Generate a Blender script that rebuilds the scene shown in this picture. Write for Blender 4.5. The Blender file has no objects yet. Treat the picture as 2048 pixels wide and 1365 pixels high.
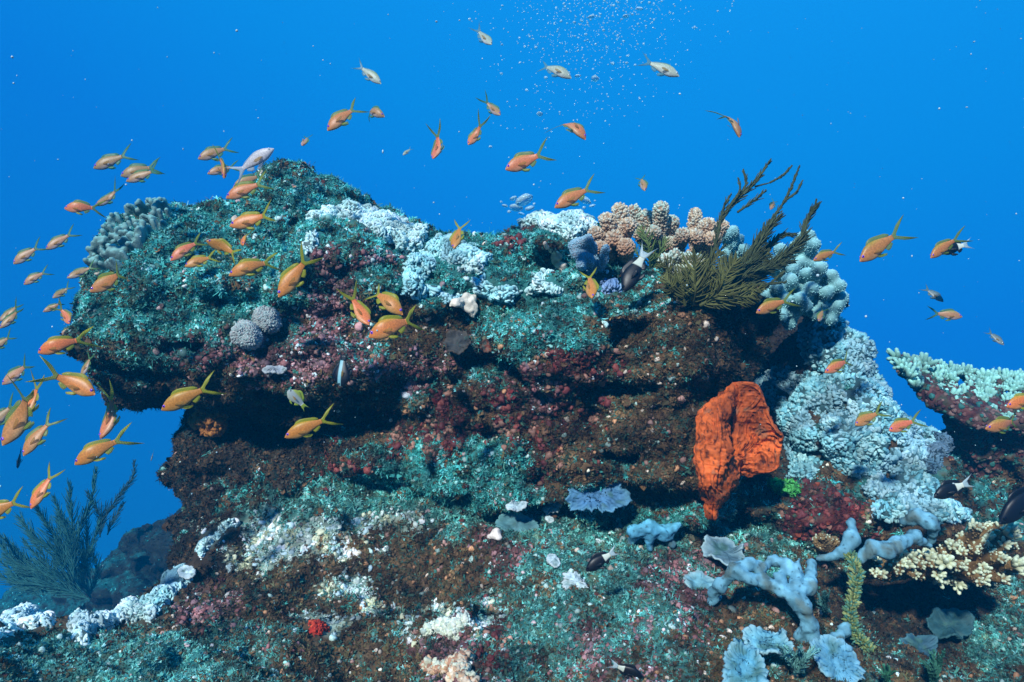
import bpy, math, random
import numpy as np
from mathutils import Vector, Matrix
from mathutils.bvhtree import BVHTree

SC = bpy.context.scene
COL = SC.collection
RNG = np.random.default_rng(7)
random.seed(7)

# ------------------------------------------------------------------ camera
F = 2048 * 24.0 / 36.0                      # focal length in photograph pixels
cam = bpy.data.cameras.new('camera'); cam.lens = 24; cam.sensor_width = 36
cam.clip_start = 0.02; cam.clip_end = 500
cam_o = bpy.data.objects.new('camera', cam); COL.objects.link(cam_o)
cam_o.location = (0, 0, 0); cam_o.rotation_euler = (math.radians(90), 0, 0)
SC.camera = cam_o

# ------------------------------------------------------------------ water light (world) and frontal sun standing in for the strobes
W = bpy.data.worlds.new('World'); SC.world = W; W.use_nodes = True
nt = W.node_tree; nt.nodes.clear()
wo = nt.nodes.new('ShaderNodeOutputWorld'); wb = nt.nodes.new('ShaderNodeBackground')
wt = nt.nodes.new('ShaderNodeTexCoord'); ws = nt.nodes.new('ShaderNodeSeparateXYZ')
wm = nt.nodes.new('ShaderNodeMapRange'); wr = nt.nodes.new('ShaderNodeValToRGB')
wd_ = nt.nodes.new('ShaderNodeVectorMath'); wd_.operation = 'DOT_PRODUCT'; wd_.inputs[1].default_value = (0.18, 0.35, 0.75)
nt.links.new(wt.outputs['Generated'], wd_.inputs[0]); nt.links.new(wd_.outputs['Value'], wm.inputs['Value'])
wm.inputs['From Min'].default_value = -1; wm.inputs['From Max'].default_value = 1
nt.links.new(wm.outputs[0], wr.inputs[0]); nt.links.new(wr.outputs[0], wb.inputs[0]); nt.links.new(wb.outputs[0], wo.inputs[0])
els = wr.color_ramp.elements
stops = [(0.0, (0.001, 0.015, 0.06)), (0.32, (0.001, 0.07, 0.23)), (0.50, (0.004, 0.155, 0.48)), (0.60, (0.004, 0.178, 0.62)), (0.70, (0.0042, 0.20, 0.745)),
         (0.775, (0.0045, 0.277, 0.83)), (0.845, (0.007, 0.325, 0.92)), (0.90, (0.08, 0.70, 1.15)), (0.945, (0.30, 1.20, 1.40)), (1.0, (0.30, 1.20, 1.40))]
els[0].position, els[0].color = stops[0][0], (*stops[0][1], 1)
els[1].position, els[1].color = stops[-1][0], (*stops[-1][1], 1)
for p, c in stops[1:-1]:
    e = els.new(p); e.color = (*c, 1)
wb.inputs['Strength'].default_value = 1.0

sun = bpy.data.lights.new('sun', 'SUN'); sun.energy = 5.0; sun.angle = math.radians(3.0); sun.color = (0.96, 1.0, 0.97)
sun_o = bpy.data.objects.new('sun', sun); COL.objects.link(sun_o)
SUN_DIR = Vector((0.33, 0.76, -0.57)).normalized()
sun_o.rotation_euler = SUN_DIR.to_track_quat('-Z', 'Y').to_euler(); sun_o.location = (-3, -3, 8)

SC.view_settings.view_transform = 'Standard'; SC.view_settings.look = 'None'
SC.view_settings.exposure = 0.0; SC.view_settings.gamma = 1.0
SC.cycles.use_denoising = True
SC.cycles.max_bounces = 6; SC.cycles.diffuse_bounces = 2; SC.cycles.glossy_bounces = 2
SC.cycles.transmission_bounces = 4; SC.cycles.volume_bounces = 0; SC.cycles.transparent_max_bounces = 6

# ------------------------------------------------------------------ numpy helpers
def P(px, py, d):
    return np.array([(px - 1024) / F * d, d, (682.5 - py) / F * d])

def project(v):
    y = np.maximum(v[:, 1], 0.05)
    return np.stack([v[:, 0] / y * F + 1024, 682.5 - v[:, 2] / y * F], 1)

def _hash(i, j, k, s):
    h = (i * 374761393 + j * 668265263 + k * 2147483647 + s * 1274126177) & 0xffffffff
    h = ((h ^ (h >> 13)) * 1274126177) & 0xffffffff
    h = h ^ (h >> 16)
    return (h & 0xffff).astype(np.float32) / 32767.5 - 1.0

def vnoise(p, scale, seed=0):
    q = np.asarray(p, dtype=np.float64) / scale + 1000.37
    i = np.floor(q).astype(np.int64); f = (q - i).astype(np.float32)
    u = f * f * f * (f * (f * 6 - 15) + 10)
    out = 0
    for dx in (0, 1):
        wx = u[:, 0] if dx else 1 - u[:, 0]
        for dy in (0, 1):
            wy = u[:, 1] if dy else 1 - u[:, 1]
            for dz in (0, 1):
                wz = u[:, 2] if dz else 1 - u[:, 2]
                out = out + wx * wy * wz * _hash(i[:, 0] + dx, i[:, 1] + dy, i[:, 2] + dz, seed)
    return out

def fbm(p, scale, seed=0, octs=3, gain=0.5):
    a, s, t = 1.0, 0.0, 0.0
    for o in range(octs):
        s = s + a * vnoise(p, scale / 2 ** o, seed + 17 * o); t += a; a *= gain
    return s / t

def worley(p, scale, seed=0):
    q = np.asarray(p, dtype=np.float64) / scale + 500.21
    i = np.floor(q).astype(np.int64); best = np.full(len(q), 9.0, np.float32)
    for dx in (-1, 0, 1):
        for dy in (-1, 0, 1):
            for dz in (-1, 0, 1):
                c = i + np.array([dx, dy, dz])
                o = np.stack([_hash(c[:, 0], c[:, 1], c[:, 2], seed + a) * .5 + .5 for a in (1, 2, 3)], 1)
                d = ((c + o - q) ** 2).sum(1)
                best = np.minimum(best, d.astype(np.float32))
    return np.sqrt(best)

def mesh_obj(name, v, faces, mats, cols=None, smooth=True, parent=None, mat_idx=None):
    """faces: list of int arrays (n,3) / (n,4)"""
    v = np.asarray(v, np.float32)
    faces = [np.asarray(f, np.int32) for f in faces if len(f)]
    me = bpy.data.meshes.new(name)
    nl = sum(f.size for f in faces); npoly = sum(len(f) for f in faces)
    me.vertices.add(len(v)); me.vertices.foreach_set('co', v.ravel())
    me.loops.add(nl); me.polygons.add(npoly)
    me.loops.foreach_set('vertex_index', np.concatenate([f.ravel() for f in faces]))
    tot = np.concatenate([np.full(len(f), f.shape[1], np.int32) for f in faces])
    st = np.concatenate([[0], np.cumsum(tot)[:-1]]).astype(np.int32)
    me.polygons.foreach_set('loop_start', st)
    me.polygons.foreach_set('use_smooth', np.full(npoly, smooth))
    if mat_idx is not None:
        me.polygons.foreach_set('material_index', np.asarray(mat_idx, np.int32))
    me.update(calc_edges=True); me.validate()
    if cols is not None:
        a = me.color_attributes.new('Col', 'FLOAT_COLOR', 'POINT')
        c = np.ones((len(v), 4), np.float32); c[:, :3] = cols
        a.data.foreach_set('color', c.ravel())
    for m in (mats if isinstance(mats, (list, tuple)) else [mats]):
        me.materials.append(m)
    o = bpy.data.objects.new(name, me); COL.objects.link(o)
    if parent is not None: o.parent = parent
    return o

def tag(o, label=None, cat=None, group=None, kind=None):
    if label: o['label'] = label
    if cat: o['category'] = cat
    if group: o['group'] = group
    if kind: o['kind'] = kind
    return o

def empty(name, loc):
    o = bpy.data.objects.new(name, None); COL.objects.link(o); o.location = Vector([float(a) for a in loc])
    o.empty_display_size = 0.02
    return o

def normals(v, quads):
    n = np.zeros_like(v)
    for f in quads:
        if f.shape[1] == 4: fn = np.cross(v[f[:, 2]] - v[f[:, 0]], v[f[:, 3]] - v[f[:, 1]])
        else: fn = np.cross(v[f[:, 1]] - v[f[:, 0]], v[f[:, 2]] - v[f[:, 0]])
        for k in range(f.shape[1]): np.add.at(n, f[:, k], fn)
    return n / np.maximum(np.linalg.norm(n, axis=1, keepdims=True), 1e-12)

# ---- signed-distance solids meshed with surface nets
def sdf_mesh(prims, res, k=0.04, pad=0.03, carve=(), warp=None):
    lo = np.full(3, 1e9); hi = -lo
    for p in prims:
        if p[0] == 'e': a, b = p[1] - p[2], p[1] + p[2]
        else:
            r = max(p[3], p[4]); a, b = np.minimum(p[1], p[2]) - r, np.maximum(p[1], p[2]) + r
        lo = np.minimum(lo, a); hi = np.maximum(hi, b)
    lo -= pad + k; hi += pad + k
    n = np.ceil((hi - lo) / res).astype(int) + 2
    f = np.full(n, 1.0, np.float32)
    def dist(p, q):
        if p[0] == 'e':
            e = (q - p[1]); k0 = np.sqrt(((e / p[2]) ** 2).sum(-1)); k1 = np.sqrt(((e / p[2] ** 2) ** 2).sum(-1))
            return k0 * (k0 - 1) / np.maximum(k1, 1e-6)
        a, b, ra, rb = p[1:5]
        ab = b - a; L = max((ab ** 2).sum(), 1e-9)
        t = np.clip(((q - a) @ ab) / L, 0, 1)
        return np.linalg.norm(q - a - t[..., None] * ab, axis=-1) - (ra + (rb - ra) * t)
    def box(p, m):
        if p[0] == 'e': a, b = p[1] - p[2], p[1] + p[2]
        else:
            r = max(p[3], p[4]); a, b = np.minimum(p[1], p[2]) - r, np.maximum(p[1], p[2]) + r
        i0 = np.maximum(((a - m - lo) / res).astype(int), 0); i1 = np.minimum(((b + m - lo) / res).astype(int) + 2, n)
        return i0, i1
    def grid(i0, i1):
        g = [lo[a] + res * np.arange(i0[a], i1[a]) for a in range(3)]
        return np.stack(np.meshgrid(*g, indexing='ij'), -1)
    k0_ = k
    for p in prims:
        k = min(k0_, .022) if len(p) > 3 and p[-1] == 'fine' else k0_
        i0, i1 = box(p, k + pad)
        if (i1 <= i0).any(): continue
        d = dist(p, grid(i0, i1)).astype(np.float32)
        s = f[i0[0]:i1[0], i0[1]:i1[1], i0[2]:i1[2]]
        h = np.clip(0.5 + 0.5 * (s - d) / k, 0, 1)
        s[...] = s + (d - s) * h - k * h * (1 - h)
    kc = min(k, 0.02)
    for p in carve:
        i0, i1 = box(p, kc + pad)
        if (i1 <= i0).any(): continue
        d = -dist(p, grid(i0, i1)).astype(np.float32)
        s = f[i0[0]:i1[0], i0[1]:i1[1], i0[2]:i1[2]]
        h = np.clip(0.5 - 0.5 * (s - d) / kc, 0, 1)
        s[...] = s + (d - s) * h + kc * h * (1 - h)
    return surface_nets(f, lo, res)

def surface_nets(f, lo, res):
    ins = f < 0
    nx, ny, nz = f.shape
    cnt = np.zeros((nx - 1, ny - 1, nz - 1), np.int8)
    offs = [(a, b, c) for a in (0, 1) for b in (0, 1) for c in (0, 1)]
    for a, b, c in offs: cnt += ins[a:nx - 1 + a, b:ny - 1 + b, c:nz - 1 + c]
    act = (cnt > 0) & (cnt < 8)
    idx = np.argwhere(act)
    vid = np.full(act.shape, -1, np.int32); vid[act] = np.arange(len(idx))
    val = {o: f[idx[:, 0] + o[0], idx[:, 1] + o[1], idx[:, 2] + o[2]] for o in offs}
    acc = np.zeros((len(idx), 3)); num = np.zeros(len(idx))
    for o in offs:
        for ax in range(3):
            if o[ax]: continue
            o2 = list(o); o2[ax] = 1; o2 = tuple(o2)
            v0, v1 = val[o], val[o2]; m = (v0 < 0) != (v1 < 0)
            t = np.where(m, v0 / np.where(m, v0 - v1, 1), 0)
            pt = np.tile(np.array(o, float), (len(idx), 1)); pt[:, ax] = t
            acc += pt * m[:, None]; num += m
    v = lo + res * (idx + acc / np.maximum(num, 1)[:, None])
    quads = []
    for ax in range(3):
        b, c = (ax + 1) % 3, (ax + 2) % 3
        sl0 = [slice(None)] * 3; sl1 = [slice(None)] * 3
        sl0[ax] = slice(0, -1); sl1[ax] = slice(1, None)
        a0, a1 = ins[tuple(sl0)], ins[tuple(sl1)]
        e = np.argwhere(a0 != a1)
        e = e[(e[:, b] > 0) & (e[:, c] > 0) & (e[:, b] < f.shape[b] - 1) & (e[:, c] < f.shape[c] - 1)]
        s = a0[e[:, 0], e[:, 1], e[:, 2]]
        q = []
        for db, dc in ((-1, -1), (0, -1), (0, 0), (-1, 0)):
            w = e.copy(); w[:, b] += db; w[:, c] += dc
            q.append(vid[w[:, 0], w[:, 1], w[:, 2]])
        q = np.stack(q, 1)
        q[~s] = q[~s][:, ::-1]
        quads.append(q)
    return v, np.concatenate(quads)

def E(px, py, d, rx, rz, ry):               # ellipsoid given by its place and size at its distance
    s = d / F
    return ('e', P(px, py, d), np.array([rx * s, ry, rz * s]))

def Cc(a, b, ra, rb):
    return ('c', np.asarray(a, float), np.asarray(b, float), ra, rb)

# ---- templates and scattering
def ico(sub):
    t = (1 + 5 ** .5) / 2
    v = np.array([(-1, t, 0), (1, t, 0), (-1, -t, 0), (1, -t, 0), (0, -1, t), (0, 1, t), (0, -1, -t), (0, 1, -t), (t, 0, -1), (t, 0, 1), (-t, 0, -1), (-t, 0, 1)], float)
    f = [(0, 11, 5), (0, 5, 1), (0, 1, 7), (0, 7, 10), (0, 10, 11), (1, 5, 9), (5, 11, 4), (11, 10, 2), (10, 7, 6), (7, 1, 8), (3, 9, 4), (3, 4, 2), (3, 2, 6), (3, 6, 8), (3, 8, 9), (4, 9, 5), (2, 4, 11), (6, 2, 10), (8, 6, 7), (9, 8, 1)]
    v = list(v / np.linalg.norm(v[0]))
    for _ in range(sub):
        mid = {}; nf = []
        def m(a, b):
            key = (min(a, b), max(a, b))
            if key not in mid:
                p = v[a] + v[b]; v.append(p / np.linalg.norm(p)); mid[key] = len(v) - 1
            return mid[key]
        for a, b, c in f:
            ab, bc, ca = m(a, b), m(b, c), m(c, a)
            nf += [(a, ab, ca), (b, bc, ab), (c, ca, bc), (ab, bc, ca)]
        f = nf
    return np.array(v), np.array(f)
ICO0, ICO1, ICO2, ICO3 = ico(0), ico(1), ico(2), ico(3)

def lumpy(tpl, amp, scale, seed):
    v, f = tpl
    return v * (1 + amp * fbm(v, scale, seed, 2))[:, None], f

class Bag:
    """collects many small shapes into one mesh"""
    def __init__(s): s.v, s.f, s.c, s.n = [], {3: [], 4: []}, [], 0
    def add(s, v, f, c=(1, 1, 1)):
        v = np.asarray(v); f = np.asarray(f)
        s.v.append(v); s.f[f.shape[1]].append(f + s.n)
        c = np.asarray(c, float); s.c.append(np.broadcast_to(c, v.shape) if c.ndim < 2 else c); s.n += len(v)
    def tube(s, vqt, c=(1, 1, 1)):
        b = s.n; s.add(vqt[0], vqt[1], c)
        if len(vqt[2]): s.f[3].append(np.asarray(vqt[2]) + b)
    def inst(s, tpl, pos, frame, scale, cols):
        """frame (n,3,3) columns are axes, scale (n,) or (n,3), cols (n,3)"""
        tv, tf = tpl; n = len(pos)
        if n == 0: return
        scale = np.asarray(scale, float)
        if scale.ndim == 1: scale = scale[:, None].repeat(3, 1)
        fr = frame * scale[:, None, :]
        v = np.einsum('nij,kj->nki', fr, tv) + pos[:, None, :]
        f = tf[None] + (np.arange(n) * len(tv))[:, None, None]
        cc = np.repeat(cols[:, None, :], len(tv), 1)
        s.add(v.reshape(-1, 3), f.reshape(-1, tf.shape[1]), cc.reshape(-1, 3))
    def obj(s, name, mat, parent=None, smooth=True):
        return mesh_obj(name, np.concatenate(s.v), [np.concatenate(a) for a in s.f.values() if a], mat, np.concatenate(s.c), smooth, parent)

def frames(nrm, up=0.0, jitter=0.0):
    n = nrm + np.array([0, 0, up]) + RNG.normal(0, jitter, nrm.shape) if (up or jitter) else nrm.copy()
    n /= np.linalg.norm(n, axis=1, keepdims=True) + 1e-9
    r = RNG.normal(0, 1, n.shape); x = np.cross(r, n); x /= np.linalg.norm(x, axis=1, keepdims=True) + 1e-9
    return np.stack([x, np.cross(n, x), n], 2)

def tri_sample(v, quads, n, weight=None):
    a, b, c, d = (v[quads[:, i]] for i in range(4))
    fn = np.cross(c - a, d - b); ar = np.linalg.norm(fn, axis=1) / 2
    w = ar if weight is None else ar * weight
    pk = RNG.choice(len(quads), n, p=w / w.sum())
    s, t = RNG.random((2, n, 1))
    p = (a[pk] * (1 - s) + b[pk] * s) * (1 - t) + (d[pk] * (1 - s) + c[pk] * s) * t
    return p, fn[pk] / (2 * ar[pk, None] + 1e-12), ar, pk

def frond_tpl(nb, seed, width=0.2, curl=0.7):
    r = np.random.default_rng(seed); V, Q = [], []
    for b in range(nb):
        az = r.uniform(0, 6.28); lean = r.uniform(.3, 1.2); L = r.uniform(.6, 1.1); w = width * r.uniform(.6, 1.3)
        dx, dy = math.cos(az), math.sin(az); b0 = len(V)
        for t in (0, .5, 1.0):
            a = lean * (.4 + curl * t); x = L * t * math.sin(a); z = L * t * math.cos(a)
            ww = w * (1 - .75 * abs(t - .4) ** 1.2 * 1.3) * .5
            tw = r.uniform(-.8, .8)
            ox, oy, oz = -dy * ww * math.cos(tw), dx * ww * math.cos(tw), ww * math.sin(tw)
            jx = r.normal(0, .06, 3)
            V.append((dx * x + ox + jx[0], dy * x + oy + jx[1], z + oz)); V.append((dx * x - ox + jx[0], dy * x - oy + jx[1], z - oz))
        Q += [(b0, b0 + 1, b0 + 3, b0 + 2), (b0 + 2, b0 + 3, b0 + 5, b0 + 4)]
    return np.array(V), np.array(Q)

def flake_tpl(seed):
    r = np.random.default_rng(seed); g = np.linspace(-1, 1, 4); V = []
    for y in g:
        for x in g:
            k = 1 / max(1, math.hypot(x, y)) ** .7
            V.append((x * k + r.normal(0, .2), y * k + r.normal(0, .2), .5 * (x * x - .6 * y * y) * r.uniform(.2, 1.2) + r.normal(0, .3) + .3))
    Q = [(j * 4 + i, j * 4 + i + 1, j * 4 + i + 5, j * 4 + i + 4) for j in range(3) for i in range(3)]
    return np.array(V), np.array(Q)

def tube(path, rad, ns=8, cap=True, ell=1.0):
    path = np.asarray(path, float); n = len(path); rad = np.broadcast_to(np.asarray(rad, float), (n,))
    t = np.gradient(path, axis=0); t /= np.linalg.norm(t, axis=1, keepdims=True) + 1e-9
    u = np.cross(t[0], [0.31, 0.2, .93]); u /= np.linalg.norm(u) + 1e-9
    V = []; a = np.arange(ns) * 2 * math.pi / ns
    for i in range(n):
        u = u - t[i] * (u @ t[i]); u /= np.linalg.norm(u) + 1e-9; w = np.cross(t[i], u)
        V.append(path[i] + rad[i] * (np.cos(a)[:, None] * u + ell * np.sin(a)[:, None] * w))
    Q = [(i * ns + j, i * ns + (j + 1) % ns, (i + 1) * ns + (j + 1) % ns, (i + 1) * ns + j) for i in range(n - 1) for j in range(ns)]
    V = np.concatenate(V + ([path[:1] - t[:1] * rad[0] * .5, path[-1:] + t[-1:] * rad[-1] * .7] if cap else []))
    T = []
    if cap:
        c0, c1 = n * ns, n * ns + 1
        T = [(c0, (j + 1) % ns, j) for j in range(ns)] + [(c1, (n - 1) * ns + j, (n - 1) * ns + (j + 1) % ns) for j in range(ns)]
    return V, np.array(Q), np.array(T)

def resample(pts, n):
    pts = np.asarray(pts, float); m = len(pts)
    if m == 2: return pts[0] + (pts[1] - pts[0]) * np.linspace(0, 1, n)[:, None]
    ext = np.vstack([2 * pts[0] - pts[1], pts, 2 * pts[-1] - pts[-2]])
    t = np.linspace(0, m - 1 - 1e-6, n); i = t.astype(int); f = (t - i)[:, None]
    p0, p1, p2, p3 = ext[i], ext[i + 1], ext[i + 2], ext[i + 3]
    return .5 * (2 * p1 + (p2 - p0) * f + (2 * p0 - 5 * p1 + 4 * p2 - p3) * f ** 2 + (3 * p1 - p0 - 3 * p2 + p3) * f ** 3)

def in_poly(pts, poly):
    x, y = pts[:, 0], pts[:, 1]; r = np.zeros(len(pts), bool); n = len(poly)
    for i in range(n):
        (x0, y0), (x1, y1) = poly[i], poly[(i + 1) % n]
        c = (y0 > y) != (y1 > y)
        r ^= c & (x < (x1 - x0) * (y - y0) / (y1 - y0 + 1e-12) + x0)
    return r

# ------------------------------------------------------------------ materials
def mat(name, rough=0.75, attr=True, base=(1, 1, 1), var=0.35, vscale=60, bump=0.3, bscale=150, spec=0.25, trans=0.0, sss=0.0):
    m = bpy.data.materials.new(name); m.use_nodes = True; t = m.node_tree; N = t.nodes
    b = N['Principled BSDF']; b.inputs['Roughness'].default_value = rough; b.inputs['Specular IOR Level'].default_value = spec
    tc = N.new('ShaderNodeTexCoord')
    no = N.new('ShaderNodeTexNoise'); no.inputs['Scale'].default_value = vscale; no.inputs['Detail'].default_value = 4
    t.links.new(tc.outputs['Object'], no.inputs['Vector'])
    mr = N.new('ShaderNodeMapRange'); mr.inputs['From Min'].default_value = .3; mr.inputs['From Max'].default_value = .7
    mr.inputs['To Min'].default_value = 1 - var; mr.inputs['To Max'].default_value = 1 + var
    t.links.new(no.outputs['Fac'], mr.inputs['Value'])
    mx = N.new('ShaderNodeVectorMath'); mx.operation = 'MULTIPLY'
    if attr:
        at = N.new('ShaderNodeAttribute'); at.attribute_name = 'Col'; t.links.new(at.outputs['Color'], mx.inputs[0])
    else:
        mx.inputs[0].default_value = base
    t.links.new(mr.outputs[0], mx.inputs[1]); t.links.new(mx.outputs[0], b.inputs['Base Color'])
    if bump:
        n2 = N.new('ShaderNodeTexNoise'); n2.inputs['Scale'].default_value = bscale; n2.inputs['Detail'].default_value = 5
        t.links.new(tc.outputs['Object'], n2.inputs['Vector'])
        bp = N.new('ShaderNodeBump'); bp.inputs['Strength'].default_value = bump; bp.inputs['Distance'].default_value = 0.004
        t.links.new(n2.outputs['Fac'], bp.inputs['Height']); t.links.new(bp.outputs[0], b.inputs['Normal'])
    if trans:
        tr = N.new('ShaderNodeBsdfTranslucent'); t.links.new(mx.outputs[0], tr.inputs['Color'])
        ms = N.new('ShaderNodeMixShader'); ms.inputs[0].default_value = trans
        t.links.new(b.outputs[0], ms.inputs[1]); t.links.new(tr.outputs[0], ms.inputs[2]); t.links.new(ms.outputs[0], N['Material Output'].inputs[0])
    return m

M_ROCK = mat('reef_rock', 0.85, var=.45, vscale=45, bump=.8, bscale=120)
M_TURF = mat('turf_algae', 0.7, var=.3, vscale=25, bump=0, trans=.25)
M_NOD = mat('coralline_crust', 0.6, var=.25, vscale=120, bump=.3, bscale=260)
M_FLAKE = mat('encrusting_growth', 0.7, var=.3, vscale=60, bump=0)
M_CORAL = mat('hard_coral', 0.65, var=.15, vscale=90, bump=.25, bscale=320)
M_SOFT = mat('soft_coral', 0.6, var=.15, vscale=60, bump=.3, bscale=350)
M_SPONGE = mat('sponge', 0.7, var=.22, vscale=45, bump=.35, bscale=160)
M_FROND = mat('feather_fronds', 0.65, var=.2, vscale=40, bump=0)

# ------------------------------------------------------------------ where each kind of growth covers the reef; DARK also paints in shade
TEAL, CREAM, PINK, RED, BROWN, DARK = range(6)
ZONES = [
    (TEAL, 480, 430, 300, 70), (TEAL, 720, 410, 130, 60), (TEAL, 330, 540, 170, 90), (TEAL, 520, 560, 140, 60), (TEAL, 950, 490, 110, 50),
    (TEAL, 1000, 545, 180, 60), (TEAL, 400, 640, 120, 45), (TEAL, 1130, 690, 120, 45), (TEAL, 1060, 640, 80, 40), (TEAL, 720, 990, 190, 50),
    (TEAL, 860, 955, 150, 55), (TEAL, 960, 1010, 120, 45), (TEAL, 250, 1340, 290, 50), (TEAL, 1180, 1070, 160, 60), (TEAL, 1230, 1240, 160, 70),
    (TEAL, 560, 1000, 120, 40), (TEAL, 1080, 1290, 100, 60), (TEAL, 500, 1290, 120, 40), (TEAL, 300, 700, 90, 60), (TEAL, 1500, 1070, 120, 40), (TEAL, 2010, 1290, 60, 80),
    (CREAM, 600, 1065, 130, 40), (CREAM, 520, 1100, 80, 36), (CREAM, 640, 1200, 40, 30), (CREAM, 470, 1075, 60, 30), (CREAM, 695, 1150, 40, 45), (CREAM, 710, 1195, 50, 35), (CREAM, 860, 1245, 90, 22),
    (CREAM, 900, 1262, 50, 22), (CREAM, 780, 1045, 45, 14),
    (PINK, 700, 490, 75, 50), (PINK, 600, 700, 110, 60), (PINK, 440, 680, 90, 45), (PINK, 530, 740, 70, 40), (PINK, 850, 710, 70, 40), (PINK, 630, 610, 60, 60),
    (PINK, 430, 1210, 70, 40), (PINK, 990, 1110, 70, 45), (PINK, 1200, 1300, 100, 60), (PINK, 1360, 1180, 70, 90), (PINK, 910, 1320, 70, 50), (PINK, 560, 1290, 60, 40), (PINK, 1130, 790, 90, 40),
    (RED, 1090, 880, 120, 55), (RED, 860, 880, 60, 40), (RED, 1650, 1030, 70, 40), (RED, 980, 1280, 40, 40), (RED, 1050, 460, 30, 20), (RED, 700, 930, 60, 30), (RED, 1930, 860, 100, 40),
    (RED, 1150, 760, 60, 40),
    (BROWN, 620, 1320, 150, 60), (BROWN, 820, 1140, 125, 60), (BROWN, 560, 780, 160, 60), (BROWN, 1260, 820, 160, 70), (BROWN, 1350, 660, 120, 60), (BROWN, 580, 1170, 90, 45), (BROWN, 1250, 900, 160, 60),
    (BROWN, 1480, 1250, 120, 60), (BROWN, 900, 680, 80, 40),
    (DARK, 450, 900, 160, 120), (DARK, 600, 870, 120, 60), (DARK, 280, 780, 90, 60), (DARK, 1540, 700, 80, 110), (DARK, 1540, 700, 80, 110), (DARK, 380, 1080, 120, 120), (DARK, 1560, 950, 70, 50), (DARK, 1830, 1205, 120, 55), (DARK, 1800, 1190, 110, 50), (DARK, 1860, 1300, 100, 50), (DARK, 960, 700, 60, 30),  # shade of cave, undercuts and hollows painted as dark colour
]
def zone_weights(p, n, far=False, ledge=False):
    pr = project(p); w = np.zeros((len(p), 6))
    j = np.stack([fbm(p, .09, 31, 3), fbm(p, .09, 57, 3)], 1) * 65
    q = pr + j
    for z, x, y, rx, ry in ZONES:
        w[:, z] += 1.4 * np.exp(-.5 * (((q[:, 0] - x) / (rx * .8)) ** 2 + ((q[:, 1] - y) / (ry * .8)) ** 2))
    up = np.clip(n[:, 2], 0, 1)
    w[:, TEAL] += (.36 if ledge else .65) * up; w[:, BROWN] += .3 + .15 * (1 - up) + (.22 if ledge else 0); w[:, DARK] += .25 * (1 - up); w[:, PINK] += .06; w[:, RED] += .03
    for z, s in ((TEAL, 1), (CREAM, 2), (PINK, 3), (RED, 4), (BROWN, 5), (DARK, 6)):
        w[:, z] *= np.clip(1 + 1.1 * fbm(p, .045, 100 + s, 3), .15, 3) * np.clip(1 + .6 * fbm(p, .02, 130 + s, 2), .3, 3)
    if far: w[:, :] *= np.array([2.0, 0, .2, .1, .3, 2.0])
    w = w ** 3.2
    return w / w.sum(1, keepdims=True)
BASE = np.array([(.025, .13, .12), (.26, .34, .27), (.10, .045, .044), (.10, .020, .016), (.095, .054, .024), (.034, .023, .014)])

# ------------------------------------------------------------------ reef rock
ROCKS = []          # (object, v, quads, normals)
def rough(v, q, a=1.0, seed=0):
    n = normals(v, [q])
    d = .022 * fbm(v, .16, seed + 1, 3) + .016 * (1 - 2 * np.abs(fbm(v, .07, seed + 2, 3))) - .010
    n1 = n
    v = v + n1 * (a * d)[:, None]
    w = worley(v, .034, seed + 5)
    v = v + n1 * (a * (.006 * fbm(v, .022, seed + 3, 2) + .008 * (.5 - w)))[:, None]
    return v, normals(v, [q])

def knobbed(prims, res, k, carve, n, size, seed, front=True):
    v, q = sdf_mesh(prims, .02, k=k, carve=carve); r = np.random.default_rng(seed); nn = normals(v, [q])
    ok = np.flatnonzero(((nn * v).sum(1) < .05) if front else np.ones(len(v), bool)); ex = []
    for i in r.choice(ok, n):
        s = size * r.lognormal(0, .45)
        ex.append(('e', v[i] - nn[i] * s * .35, np.array([s * r.uniform(.8, 1.8), s * r.uniform(.8, 1.3), s * r.uniform(.45, .95)])))
    dents = []
    for i in r.choice(ok, n // 3):
        s = size * .8 * r.lognormal(0, .4); dents.append(('e', v[i] + nn[i] * s * .25, np.array([s * r.uniform(.8, 1.8), s, s * r.uniform(.5, .9)])))
    return sdf_layers(prims, ex, list(carve) + dents, res, k)
def sdf_layers(prims, ex, carve, res, k):
    return sdf_mesh(prims + [e + ('fine',) for e in ex], res, k=k, carve=carve)

def add_rock(name, label, v, q, n, far=False):
    c = zone_weights(v, n, far, name == 'reef_ledge') @ BASE * (np.array([.35, .7, .8]) if far else 1)  # far rock: dim blue deep-water light multiplied into its colour
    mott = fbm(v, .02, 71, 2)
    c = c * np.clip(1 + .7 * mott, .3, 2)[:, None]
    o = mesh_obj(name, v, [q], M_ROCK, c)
    tag(o, label, 'reef rock', kind='structure')
    ROCKS.append((o, v, q, n, far)); return o

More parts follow.
